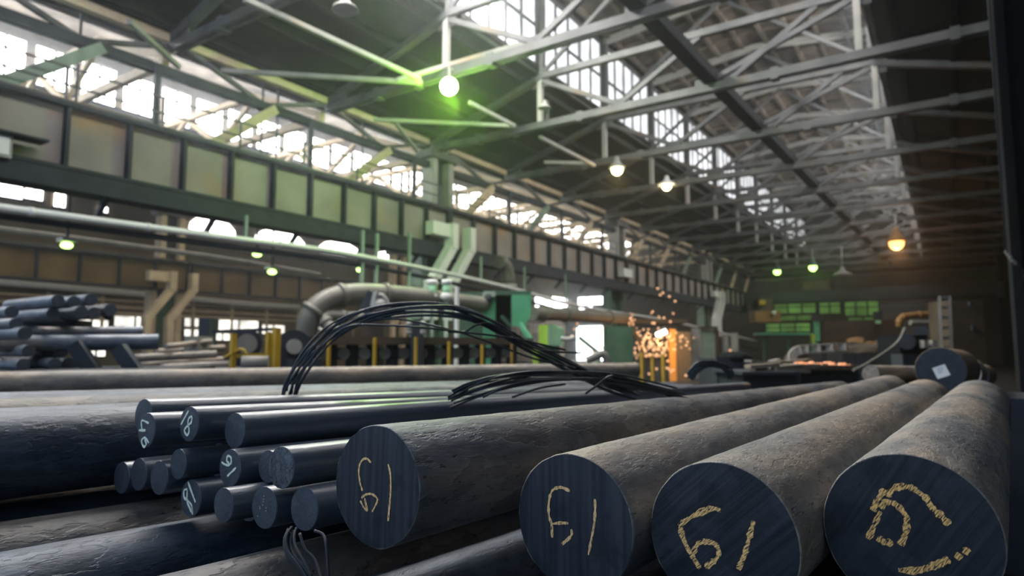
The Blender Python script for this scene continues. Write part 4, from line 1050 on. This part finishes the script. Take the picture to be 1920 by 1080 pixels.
c = at(476, 681, 9.0)
t = thing('coil_drum', 'small grey drum lying below the yellow railing', 'drum', (c.x, c.y, 0))
MB().tube([c + Vector((-0.12, -0.1, 0)), c + Vector((0.12, 0.15, 0))], 0.10, 18).build('shell', 'machine_grey', t)
MB().box((c.x - 0.15, c.y - 0.15, 0), (c.x + 0.15, c.y + 0.15, c.z - 0.09)).build('stand', 'steel_dark', t)
# bars lying loose left of the railing
for i, (x0, y0_, x1, y1_, r_) in enumerate([(245, 672, 405, 664, 0.06), (260, 684, 430, 674, 0.055), (290, 660, 420, 652, 0.05), (300, 690, 436, 683, 0.06), (310, 650, 395, 640, 0.045)]):
    a, b = at(x0, y0_, 9.6 + 0.3 * (i % 3)), at(x1, y1_, 10.4 + 0.3 * (i % 3))
    round_bar(b, (a - b).normalized(), r_, (a - b).length, f'{ORD[i]} of the loose brown bars between the rack and the yellow railing', 'loose brown bars left of the yellow railing', mat='bar_pale', face='cut_steel_dark', wob=0.002, rings=10, seg=20)
tag(pbox(MB(), 250, 690, 432, 700, 9.4, 2.2, True).build('bench', 'steel_dark'), 'dark bench under the loose brown bars', 'bench')
tag(pbox(MB(), 345, 630, 372, 655, 10.4, 0.5, True).build('gear_box', 'machine_grey'), 'grey gear box behind the loose brown bars', 'gear box')
tag(pbox(MB(), 372, 596, 392, 614, 11.5, 0.3, True).build('switch_post', 'steel_dark'), 'dark switch post right of the tan cranked column', 'switch post')

# green press with an open door, and the control cabinet
t = thing('green_press', 'tall green machine with a dark open doorway, right of the cranked column', 'machine', base(930, 660, 18))
pbox(MB(), 848, 546, 903, 700, 18.6, 1.6, True).build('rear_housing', 'green_dark', t)
pbox(MB(), 905, 556, 929, 700, 18.0, 1.0, True).build('front_panel', 'green_paint', t)
pbox(MB(), 905, 546, 929, 556, 18.0, 1.0).build('head', 'green_grey', t)
pbox(MB(), 929, 552, 958, 660, 18.3, 0.8).build('doorway', 'steel_black', t)  # shade inside the opening, made as a solid black block
pbox(MB(), 929, 545, 996, 553, 18.0, 1.0).build('lintel', 'green_dark', t)
m_ = MB(); pts = [(959, 553), (996, 553), (994, 592), (984, 612), (986, 640), (974, 612), (959, 611)]
fr = [m_.bm.verts.new(at(x, y, 17.9)) for x, y in pts]; bk = [m_.bm.verts.new(at(x, y, 17.9) + Vector((-0.3, 0.5, 0))) for x, y in pts]
m_.bm.faces.new(fr); m_.bm.faces.new(bk[::-1])
for i in range(len(pts)): m_.bm.faces.new([fr[i], bk[i], bk[(i + 1) % len(pts)], fr[(i + 1) % len(pts)]])
m_.build('door', 'green_paint', t)
m_ = MB(); pts = [(929, 553), (957, 553), (945, 592), (957, 612), (957, 614), (940, 600)]
MB().bar(at(957, 612, 18.1), at(940, 592, 18.1), 0.1, 0.1).build('door_stay', 'green_dark', t)
MB().ball(at(915, 560, 17.95), 0.11, 12, 1.4).build('gauge', 'steel_dark', t)
t = thing('control_cabinet', 'bright green control cabinet with a yellow-green side, before the open gate', 'cabinet', base(1030, 690, 17))
m_ = MB()
p0, p1, p2 = at(1010, 610, 17.6), at(1027, 608, 17.0), at(1055, 617, 17.5)
q0, q1, q2 = at(1010, 643, 17.6), at(1027, 648, 17.0), at(1055, 648, 17.5)
MB().hexa([q0, q1, q1 + Vector((0, 0.3, 0)), q0 + Vector((0.06, 0.3, 0)), p0, p1, p1 + Vector((0, 0.3, 0)), p0 + Vector((0.06, 0.3, 0))]).build('side_panel', 'green_lime', t)
MB().hexa([q1, q2, q2 + Vector((-0.1, 0.25, 0)), q1 + Vector((0.0, 0.35, 0)), p1, p2, p2 + Vector((-0.1, 0.25, 0)), p1 + Vector((0.0, 0.35, 0))]).build('front_door', 'green_pale', t)
pbox(MB(), 999, 650, 1010, 700, 17.0, 0.25, True).build('pedestal', 'green_lime', t)
pbox(MB(), 1010, 648, 1050, 700, 17.4, 0.4, True).build('plinth', 'green_dark', t)
MB().bar(at(975, 606, 17.2), at(998, 640, 17.0), 0.08, 0.08).build('strut', 'green_paint', t)
MB().tube(smooth_path([at(1052, 635, 17.2), at(1066, 636, 17.2), at(1078, 633, 17.2)], 4), 0.06, 8).build('spout', 'steel_pale', t)
# pale round vessel and the white post by the cranked column
pipe('air_duct', [at(998, 588, 26), at(1060, 590, 28), at(1180, 598, 32)], 0.28, 'duct', 'pale level duct under the bright far windows', 'duct', flange=3, seg=18)
tag(tall(857, 538, 15.5, 0.08).build('white_post', 'white_paint'), 'slim white post standing before the green machine', 'post')
for i, px in enumerate((810, 837)):
    c = at(px, 556, 16.3)
    t = thing('insulator', f'{["left", "right"][i]} white bell-shaped cap below the cranked straps', 'cap', (c.x, c.y, c.z), 'white caps over the duct')
    MB().ball(c, 0.15, 14, 0.8).build('bell', 'white_paint', t)
    MB().tube([c, c + Vector((0, 0, 0.35))], 0.10, 12).build('neck', 'green_pale', t)
    MB().tube([c + Vector((0, 0, 0.3)), c + Vector((0, 0, 0.42))], 0.13, 12).build('collar', 'white_paint', t)
    MB().tube([c - Vector((0, 0, 0.1)), Vector((c.x, c.y, 0))], 0.05, 8).build('stem', 'green_grey', t)
pipe('bent_hose', [at(x, y, 15) for x, y in [(1100, 676), (1118, 668), (1130, 664), (1138, 675), (1142, 700), (1142, 776)]], 0.09, 'machine_grey', 'fat pale bent hose beside the end of the crossing bar', 'hose')
tag(MB().bar(at(1085, 632, 22), at(1120, 660, 22), 0.12, 0.14).bar(at(1120, 660, 22), Vector((at(1120, 660, 22).x, at(1120, 660, 22).y, 0)), 0.12, 0.14).build('green_strut', 'green_grey'), 'grey-green slanting strut before the open gate', 'strut')
tag(pbox(MB(), 1140, 612, 1188, 690, 24, 1.0, True).build('green_housing', 'green_dark'), 'dark green machine housing left of the sparks', 'machine')

# ---------------------------------------------------------------- sparks of the cutting station
t = thing('cutting_station', 'welding booth with an orange-lit screen behind the sparks', 'booth', base(1240, 690, 31))
pbox(MB(), 1256, 617, 1268, 668, 31, 0.2, True).build('screen', 'screen_orange_lit', t)
pbox(MB(), 1269, 622, 1297, 700, 31, 1.2, True).build('side_wall', 'wall_tan', t)
pbox(MB(), 1180, 663, 1240, 668, 30.5, 0.8).build('table_top', 'machine_grey', t)
for px in (1184, 1212, 1238): tall(px, 667, 30.7, 0.18).build('leg', 'steel_dark', t)
pbox(MB(), 1178, 598, 1290, 606, 32, 2.0).build('canopy', 'machine_brown', t)
pbox(MB(), 1178, 606, 1183, 700, 33, 0.2, True).build('post', 'machine_brown', t)
MB().bar(at(1180, 610, 32), at(1215, 668, 32), 0.2, 0.2).build('brace', 'machine_brown', t)
c = at(1240, 625, 30.3)
t = thing('work_lamp', 'white work lamp glowing above the sparks', 'lamp', c)
MB().tube([at(1231, 629, 30.3), at(1249, 621, 30.3)], 0.11, 12).build('tube', 'weld', t)
MB().tube([at(1231, 626, 30.45), at(1249, 618, 30.45)], 0.15, 12).build('reflector', 'steel_pale', t)
MB().tube([at(1240, 622, 30.5), at(1241, 600, 30.5)], 0.03, 8).build('stem', 'steel_dark', t)
point('lamp_light', at(1238, 640, 30.0), 130, (1.0, 0.48, 0.14), t, 0.3)
sp = MB(); sr = random.Random(4)
def spk(x, y, d, r): bmesh.ops.create_icosphere(sp.bm, subdivisions=1, radius=r, matrix=Matrix.Translation(at(x, y, d)))
for i in range(105):
    x = sr.gauss(1230, 25); y = sr.gauss(650, 13)
    spk(x, min(y, 668), 29 + sr.random() * 2.5, 0.035 + 0.03 * sr.random())
for i in range(50):
    x = sr.gauss(1222, 38); y = sr.gauss(628, 22)
    spk(x, y, 29 + sr.random() * 2.5, 0.03 + 0.025 * sr.random())
for (x, y) in [(1182, 598), (1185, 602), (1180, 606), (1187, 608), (1183, 596), (1252, 677), (1254, 692), (1250, 690), (1258, 697), (1262, 694), (1286, 704), (1302, 685), (1233, 541), (1243, 549), (1238, 553), (1255, 556), (1266, 565), (1245, 596), (1257, 603), (1227, 606), (1142, 645), (1150, 650), (1156, 657), (1110, 652), (1112, 661), (1106, 648), (1082, 607), (1077, 617), (1072, 630), (1289, 641), (1369, 657), (1222, 688), (1217, 701), (1231, 692)]:
    spk(x, y, 29.5, 0.055)
o = sp.build('sparks', 'spark'); o['kind'] = 'stuff'
tag(o, 'shower of orange sparks flying from the cutting station', 'sparks')

# ---------------------------------------------------------------- far end: posts, crane, hook, pipes, ladder
tag(tall(1305, 616, 34, 0.38).build('white_post', 'steel_pale'), 'pale post right of the sparks, left of the grey-green door', 'post')
t = thing('green_door_panel', 'grey-green upright panel between two posts at the far end', 'panel', base(1329, 690, 36))
pbox(MB(), 1317, 620, 1342, 690, 36, 0.2, True).build('leaf', 'green_grey', t)
pbox(MB(), 1311, 612, 1346, 619, 36, 0.25).build('head', 'machine_brown', t)
pbox(MB(), 1342, 619, 1350, 690, 36, 0.25, True).build('jamb', 'machine_brown', t)
tag(tall(1360, 626, 37, 0.30).build('white_post', 'steel_pale'), 'pale post left of the last cranked column', 'post')
tag(tall(1377, 624, 37, 0.34).build('white_post', 'steel_pale'), 'pale post right of the grey-green panel, before the end wall', 'post')
def crane():
    Y = 70.0; a = on_y(1446, 560, Y); b = on_y(1885, 530, Y)
    z0, z1 = on_y(1600, 562, Y).z, on_y(1600, 540, Y).z
    t = thing('bridge_crane', 'dark overhead bridge crane spanning the far end of the hall', 'crane', (a.x, Y, z0))
    MB().box((-17.2, Y, z0), (XR - 0.2, Y + 0.6, z1)).build('bridge_beam', 'steel_dark', t)
    MB().box((-17.2, Y + 2.6, z0), (XR - 0.2, Y + 3.2, z1)).build('bridge_beam', 'steel_dark', t)
    for x in (-17.2, XR - 0.8): MB().box((x, Y - 0.6, z0 - 0.3), (x + 0.6, Y + 3.8, z0 + 0.1)).build('end_carriage', 'steel_dark', t)
    c = on_y(1530, 545, Y)
    MB().box((c.x - 1.2, Y + 0.2, z1), (c.x + 1.2, Y + 3, z1 + 0.9)).build('trolley', 'machine_brown', t)
    return t
crane()
t = thing('crane_cabin', 'orange-brown operator cabin hanging left below the far crane', 'cabin', base(1440, 580, 66))
pbox(MB(), 1416, 583, 1464, 604, 66, 1.6).build('body', 'orange_brown', t)
pbox(MB(), 1424, 559, 1450, 583, 66.2, 1.6).build('upper_box', 'machine_brown', t)
pbox(MB(), 1424, 563, 1436, 571, 65.9, 0.3).build('name_board', 'yellow_paint', t)
MB().ball(at(1451, 587, 65.8), 0.24, 12).build('head_lamp', 'paper', t)
t = thing('brown_hopper', 'big brown plated hopper before the end wall', 'hopper', base(1610, 640, 56))
m_ = MB(); m_.hexa([at(1540, 668, 56), at(1690, 668, 56), at(1690, 668, 60), at(1540, 668, 60), at(1545, 602, 56), at(1690, 600, 56), at(1690, 600, 60), at(1545, 602, 60)])
m_.build('shell', 'machine_brown', t)
MB().bar(at(1542, 648, 55.8), at(1690, 640, 55.8), 0.2, 0.25).build('rim', 'machine_brown', t)
for px in (1560, 1670): tall(px, 660, 57, 0.4).build('leg', 'steel_dark', t)
t = thing('green_gantry', 'green-lit low gantry beam before the end wall', 'gantry', base(1480, 640, 50))
pbox(MB(), 1424, 624, 1526, 628, 50, 1.4).build('deck', 'green_paint', t)  # reflection of the green lamp put into the deck colour
pbox(MB(), 1424, 628, 1526, 632, 50, 1.4).build('edge_beam', 'steel_dark', t)
for px in (1432, 1478, 1520): tall(px, 630, 50.4, 0.25).build('leg', 'green_dark', t)
for px in (1440, 1470, 1500): MB().bar(at(px, 624, 50), at(px, 608, 50), 0.08, 0.08).build('rail_post', 'green_paint', t)
t = thing('hook_post', 'bright green hook post standing in front of the brown hopper', 'post', base(1533, 660, 48))
pbox(MB(), 1529, 600, 1538, 640, 48, 0.3).build('upper_shaft', 'green_paint', t)
pbox(MB(), 1523, 626, 1529, 650, 47.8, 0.25).build('lower_shaft', 'green_lime', t)
pbox(MB(), 1523, 643, 1534, 649, 47.8, 0.25, True).build('foot', 'green_paint', t)
pbox(MB(), 1526, 592, 1543, 601, 48, 0.5).build('head', 'steel_dark', t)
t = thing('signal_lamp', 'small pale green signal box right of the hook post on the hopper', 'lamp', base(1648, 603, 55.5))
pbox(MB(), 1645, 600, 1652, 607, 55.5, 0.3).build('lens', 'green_pale', t)
pbox(MB(), 1643, 584, 1655, 599, 55.5, 0.5).build('housing', 'steel_dark', t)
pipe('steam_pipe', [at(x, y, d) for x, y, d in [(1686, 612, 22), (1687, 600, 22), (1694, 594, 22), (1710, 591, 22), (1762, 588, 22)]], 0.10, 'orange_brown', 'tan elbow pipe left of the ladder post', 'pipe', flange=3)
pipe('steam_pipe', [at(x, y, 23) for x, y in [(1706, 605), (1735, 605), (1763, 603)]], 0.085, 'machine_grey', 'grey level pipe below the tan elbow pipe', 'pipe')
c = at(1750, 604, 23); o = [x for x in bpy.data.objects if x.get('label') == 'grey level pipe below the tan elbow pipe'][0]
MB().box((c.x - 0.06, c.y - 0.06, 0), (c.x + 0.06, c.y + 0.06, c.z)).build('stem', 'steel_dark', o)
t = thing('ladder', 'pale lattice ladder standing upright at right, above the tagged roll bar', 'ladder', base(1773, 660, 14))
for xa, xb in ((1761, 1766), (1780, 1784)):
    MB().bar(at(xa, 556, 14), Vector((at(xb, 690, 14).x, at(xb, 690, 14).y, 0)), 0.06, 0.07).build('rail', 'machine_grey', t)
for i in range(7):
    y = 558 + i * 19
    MB().bar(at(1761 + i * 0.9, y, 14), at(1781 + i * 0.7, y - 1, 14), 0.05, 0.06).build('rung', 'machine_grey', t)
t = thing('brown_cabinet', 'tall dull brown cabinet right of the ladder', 'cabinet', base(1820, 640, 20))
pbox(MB(), 1787, 562, 1852, 700, 20, 1.0, True).build('body', 'orange_brown' if 0 else 'machine_brown', t)
for x, y in ((1822, 569), (1827, 614)): pbox(MB(), x - 3, y - 4, x + 3, y + 5, 19.97, 0.1).build('handle', 'steel_dark', t)
t = thing('winch', 'black winch machine left of the ladder, with a slack cable', 'machine', base(1715, 660, 13))
c = at(1715, 655, 13)
pbox(MB(), 1690, 628, 1742, 700, 13, 0.8, True).build('frame', 'steel_black', t)
MB().tube([at(1700, 640, 12.9), at(1700, 640, 13.6)], 0.16, 18).build('drum', 'steel_dark', t)
MB().tube([at(1728, 622, 13.2), at(1728, 622, 13.7)], 0.12, 18).build('drum', 'steel_dark', t)
pbox(MB(), 1694, 664, 1725, 700, 12.9, 0.4, True).build('cover', 'steel_dark', t)
MB().tube(smooth_path([at(1697, 615, 12.9), at(1684, 640, 12.6), at(1660, 660, 12.2), at(1622, 684, 11.4), at(1600, 694, 11)], 6), 0.022, 8).build('cable', 'machine_grey', t)
for x in (1738, 1754): pbox(MB(), x - 5, 638, x + 4, 652, 12.7, 0.15).build('bracket', 'machine_grey', t)

# drag chain, hot bars and scrap on the tables beyond the pile
t = thing('drag_chain', 'pale jointed drag chain arching over the hot bars', 'chain', base(1500, 690, 13))
cp = smooth_path([at(x, y, 13) for x, y in [(1484, 676), (1486, 666), (1494, 658), (1510, 655), (1540, 653), (1572, 651), (1604, 650)]], 4)
up_ = Vector((0, 0, 0.075))
for i in range(0, len(cp) - 1):
    dd = (cp[i + 1] - cp[i]).normalized(); nn = Vector((-math.sin(YAW), math.cos(YAW), 0)).cross(dd) * 0.07
    MB().bar(cp[i] + nn, cp[i + 1] + nn, 0.12, 0.03).build('side_rail', 'machine_grey', t)
    MB().bar(cp[i] - nn, cp[i + 1] - nn, 0.12, 0.03).build('side_rail', 'machine_grey', t)
    if i % 3 == 0: MB().bar(cp[i] - nn, cp[i] + nn, 0.13, 0.10).build('link', 'steel_pale', t)
for x in (1492, 1545, 1598): tall(x, 662, 13.1, 0.08).build('support', 'steel_dark', t)
bench = thing('cooling_bench', 'dark cooling bench carrying the glowing hot bars', 'bench', base(1540, 695, 12.6))
pbox(MB(), 1478, 685, 1612, 694, 12.4, 1.6).build('top', 'machine_brown', bench)
pbox(MB(), 1480, 694, 1610, 720, 12.6, 1.2, True).build('cover_panel', 'steel_dark', bench)  # dark panel added to cover the pale lit gap under the bench
for x in (1484, 1606): tall(x, 692, 12.8, 0.1).build('leg', 'steel_dark', bench)
hr = random.Random(2)
for i in range(11):
    x = 1490 + i * 9.2; y = 680 + (i % 3) * 2.2 + (3 if i > 8 else 0); d = 12.6 + 0.25 * (i % 3)
    a, b = at(x, y, d), at(x + 6 + hr.random() * 10, y - 0.6, d)
    tag(MB().bar(a, b, 0.05, 0.028 + 0.012 * (i % 2)).build('hot_billet', 'hot_steel'), f'{ORD[i]} glowing orange billet from the left on the cooling bench', 'billet', 'glowing billets on the cooling bench')
sb = thing('scrap_table', 'low dark table under the brown scrap, left of the cooling bench', 'table', base(1420, 700, 10.5))
pbox(MB(), 1392, 697, 1500, 703, 10.5, 1.6).build('top', 'steel_dark', sb)
pbox(MB(), 1394, 703, 1498, 725, 10.7, 1.3, True).build('cover_panel', 'steel_dark', sb)  # added dark panel, hides the pale lit patch below the table
for x in (1398, 1494): tall(x, 700, 10.8, 0.12).build('leg', 'steel_dark', sb)
for i in range(14):
    x = 1400 + hr.random() * 70; y = 676 + hr.random() * 20; d = 10.6 + hr.random() * 1.2; ln = 30 + hr.random() * 45
    a, b = at(x, y + hr.uniform(-3, 5), d), at(x + ln, y + hr.uniform(-5, 5), d + hr.random() * 0.8)
    tag(MB().bar(a, b, 0.10 + 0.08 * hr.random(), 0.03 + 0.04 * hr.random()).build('scrap_strip', ['machine_brown', 'machine_grey', 'concrete'][i % 3]), f'{ORD[i]} flat strip in the heap of brown scrap beyond the pile', 'scrap strip', 'scrap strips beyond the pile')
for i, (px, py, d, r_, m_) in enumerate([(1606, 642, 30, 0.30, 'orange_brown'), (1632, 648, 30, 0.26, 'orange_brown'), (1655, 645, 30, 0.28, 'machine_brown'), (1590, 654, 29, 0.4, 'machine_brown'), (1620, 660, 28, 0.5, 'machine_brown'), (1648, 662, 28, 0.5, 'machine_brown'), (1668, 656, 29, 0.4, 'machine_brown')]):
    tag(MB().blob(at(px, py, d), r_, i * 3.7, 1.5, 1.2, 0.8).build('scrap_lump', m_), f'{["tan", "tan", "brown", "brown", "brown", "brown", "brown"][i]} scrap lump, {ORD[i]} of the heap before the brown hopper', 'lump', 'scrap lumps before the hopper')
tag(pbox(MB(), 1580, 662, 1680, 690, 27, 3, True).build('scrap_bin', 'steel_dark'), 'dark bin holding the scrap lumps before the brown hopper', 'bin')
# black coil arches and flat stacks on the far bars
cc = [at(x, y, 4.7) for x, y in [(1293, 706), (1302, 693), (1316, 684), (1334, 681), (1352, 686), (1364, 696), (1370, 707)]]
strands('wire_coil', 'black arched coil of wire standing beyond the flat loop', cc, 10, 0.024, 0.0075, 'wire coil', seed=12)
t = thing('sheet_stack', 'dark heaped stack of sheet behind the black wire coil', 'stack', base(1375, 690, 12))
pbox(MB(), 1344, 672, 1408, 680, 12, 1.2, True).build('lower_sheets', 'steel_dark', t)
MB().blob(at(1376, 670, 12.2), 0.26, 3.3, 1.3, 1.0, 0.45, 0.15).build('cover', 'steel_black', t)

# ---------------------------------------------------------------- rack of bars at the left edge
LD = (view_dir(-900, 664)).normalized()
def rack_bar(px, py, d, r_, L_, lab, dr=LD, mat='bar_far'):
    return round_bar(at(px, py, d), dr, r_, L_, lab, 'bars in the rack at left', mat=mat, face='face_small', wob=0.0004, rings=8, seg=28)
rk = [(109, 564, 6.8, 'top row of the rack at left, first bar end'), (139, 566, 7.1, 'top row of the rack, second bar end'), (171, 562, 7.4, 'top row of the rack, highest bar end'),
      (22, 585, 6.3, 'second row of the rack, bar end at the picture edge'), (100, 588, 6.8, 'second row of the rack, bar end with a long lit side'), (126, 591, 7.2, 'second row of the rack, small shaded bar end'),
      (153, 585, 7.0, 'second row of the rack, bar end left of its last pair'), (177, 587, 7.35, 'second row of the rack, last but one bar end'), (207, 581, 7.6, 'second row of the rack, bar end furthest right'),
      (54, 658, 6.6, 'lower tier of the rack, upper left bar end'), (91, 658, 6.9, 'lower tier of the rack, upper middle bar end'), (116, 659, 7.3, 'lower tier of the rack, upper right bar end'),
      (44, 684, 6.4, 'lower tier of the rack, bottom left bar end'), (71, 678, 6.8, 'lower tier of the rack, second bottom bar end'), (103, 683, 6.7, 'lower tier of the rack, third bottom bar end'), (129, 682, 7.1, 'lower tier of the rack, fourth bottom bar end'), (154, 682, 7.4, 'lower tier of the rack, last bottom bar end')]
for i, (x, y, d, l) in enumerate(rk): rack_bar(x, y, d, 11.6 * d / FPX, 1.25 if x > 40 else 0.8, l)
RD = (at(-400, 626, 6.2) - at(268, 622, 7.6)).normalized()
round_bar(at(268, 622, 7.55), RD, 0.062, 2.2, 'long dark bar lying lengthwise in the middle of the rack', 'lengthwise bars in the rack at left', mat='bar_far', face='cut_steel_dark', wob=0.0004, rings=8, seg=28)
round_bar(at(297, 641, 7.35), RD, 0.088, 3.0, 'thicker dark bar lying lengthwise below the other in the rack', 'lengthwise bars in the rack at left', mat='bar_far', face='cut_steel_dark', wob=0.0004, rings=8, seg=28)
rack_bar(30, 607, 6.0, 0.055, 0.7, 'middle tier of the rack, upper bar at the picture edge')
rack_bar(47, 625, 5.9, 0.06, 0.8, 'middle tier of the rack, lower bar at the picture edge')
t = thing('bar_rack', 'dark steel rack holding bars at the left edge', 'rack', base(130, 690, 7))
pbox(MB(), -60, 600, 140, 612, 7.6, 0.3).build('shelf_beam', 'steel_dark', t)
pbox(MB(), -60, 606, 140, 650, 7.9, 0.2).build('back_plate', 'steel_dark', t)
pbox(MB(), -60, 694, 262, 704, 6.3, 1.6).build('lower_shelf', 'steel_dark', t)
MB().bar(at(140, 645, 6.9), at(178, 700, 6.9), 0.12, 0.14).build('brace', 'steel_dark', t)
MB().bar(at(222, 652, 7.0), at(258, 702, 7.0), 0.12, 0.14).build('brace', 'steel_dark', t)
MB().bar(at(212, 575, 7.7), at(200, 598, 7.7), 0.06, 0.06).build('stop', 'steel_dark', t)
for px in (20, 130, 250): tall(px, 700, 7.3, 0.1).build('leg', 'steel_dark', t)

# thin dusty haze hanging in the hall
hz = MB().box((-44.4, 3.0, 0.05), (4.3, 80.4, 16.9)).build('haze', 'paper')
hz['kind'] = 'stuff'; tag(hz, 'thin dusty haze hanging in the air of the hall', 'haze')
hm = bpy.data.materials.new('haze'); hm.use_nodes = True
nt = hm.node_tree
for n in list(nt.nodes): nt.nodes.remove(n)
ou = nt.nodes.new('ShaderNodeOutputMaterial'); vs = nt.nodes.new('ShaderNodeVolumeScatter')
vs.inputs['Color'].default_value = (0.9, 0.95, 1.0, 1); vs.inputs['Density'].default_value = 0.0023; vs.inputs['Anisotropy'].default_value = 0.86
nt.links.new(vs.outputs[0], ou.inputs['Volume'])
hz.data.materials[0] = hm
hz.display_type = 'WIRE'

# pale hook chain hanging at the right edge, before the dark column
t = thing('hook_chain', 'pale hook chain hanging at the right edge, in front of the dark column', 'chain', at(1900, 470, 9.5))
hp = smooth_path([at(x, y, 9.5) for x, y in [(1886, 470), (1898, 488), (1912, 500), (1917, 516), (1913, 534), (1906, 552)]], 3)
for i in range(len(hp) - 1): MB().bar(hp[i], hp[i].lerp(hp[i + 1], 0.75), 0.05 if i % 2 else 0.025, 0.025 if i % 2 else 0.05).build('link', 'machine_grey', t)
MB().tube([hp[0], Vector((hp[0].x, hp[0].y, 10.3))], 0.012, 6).build('rope', 'steel_dark', t)
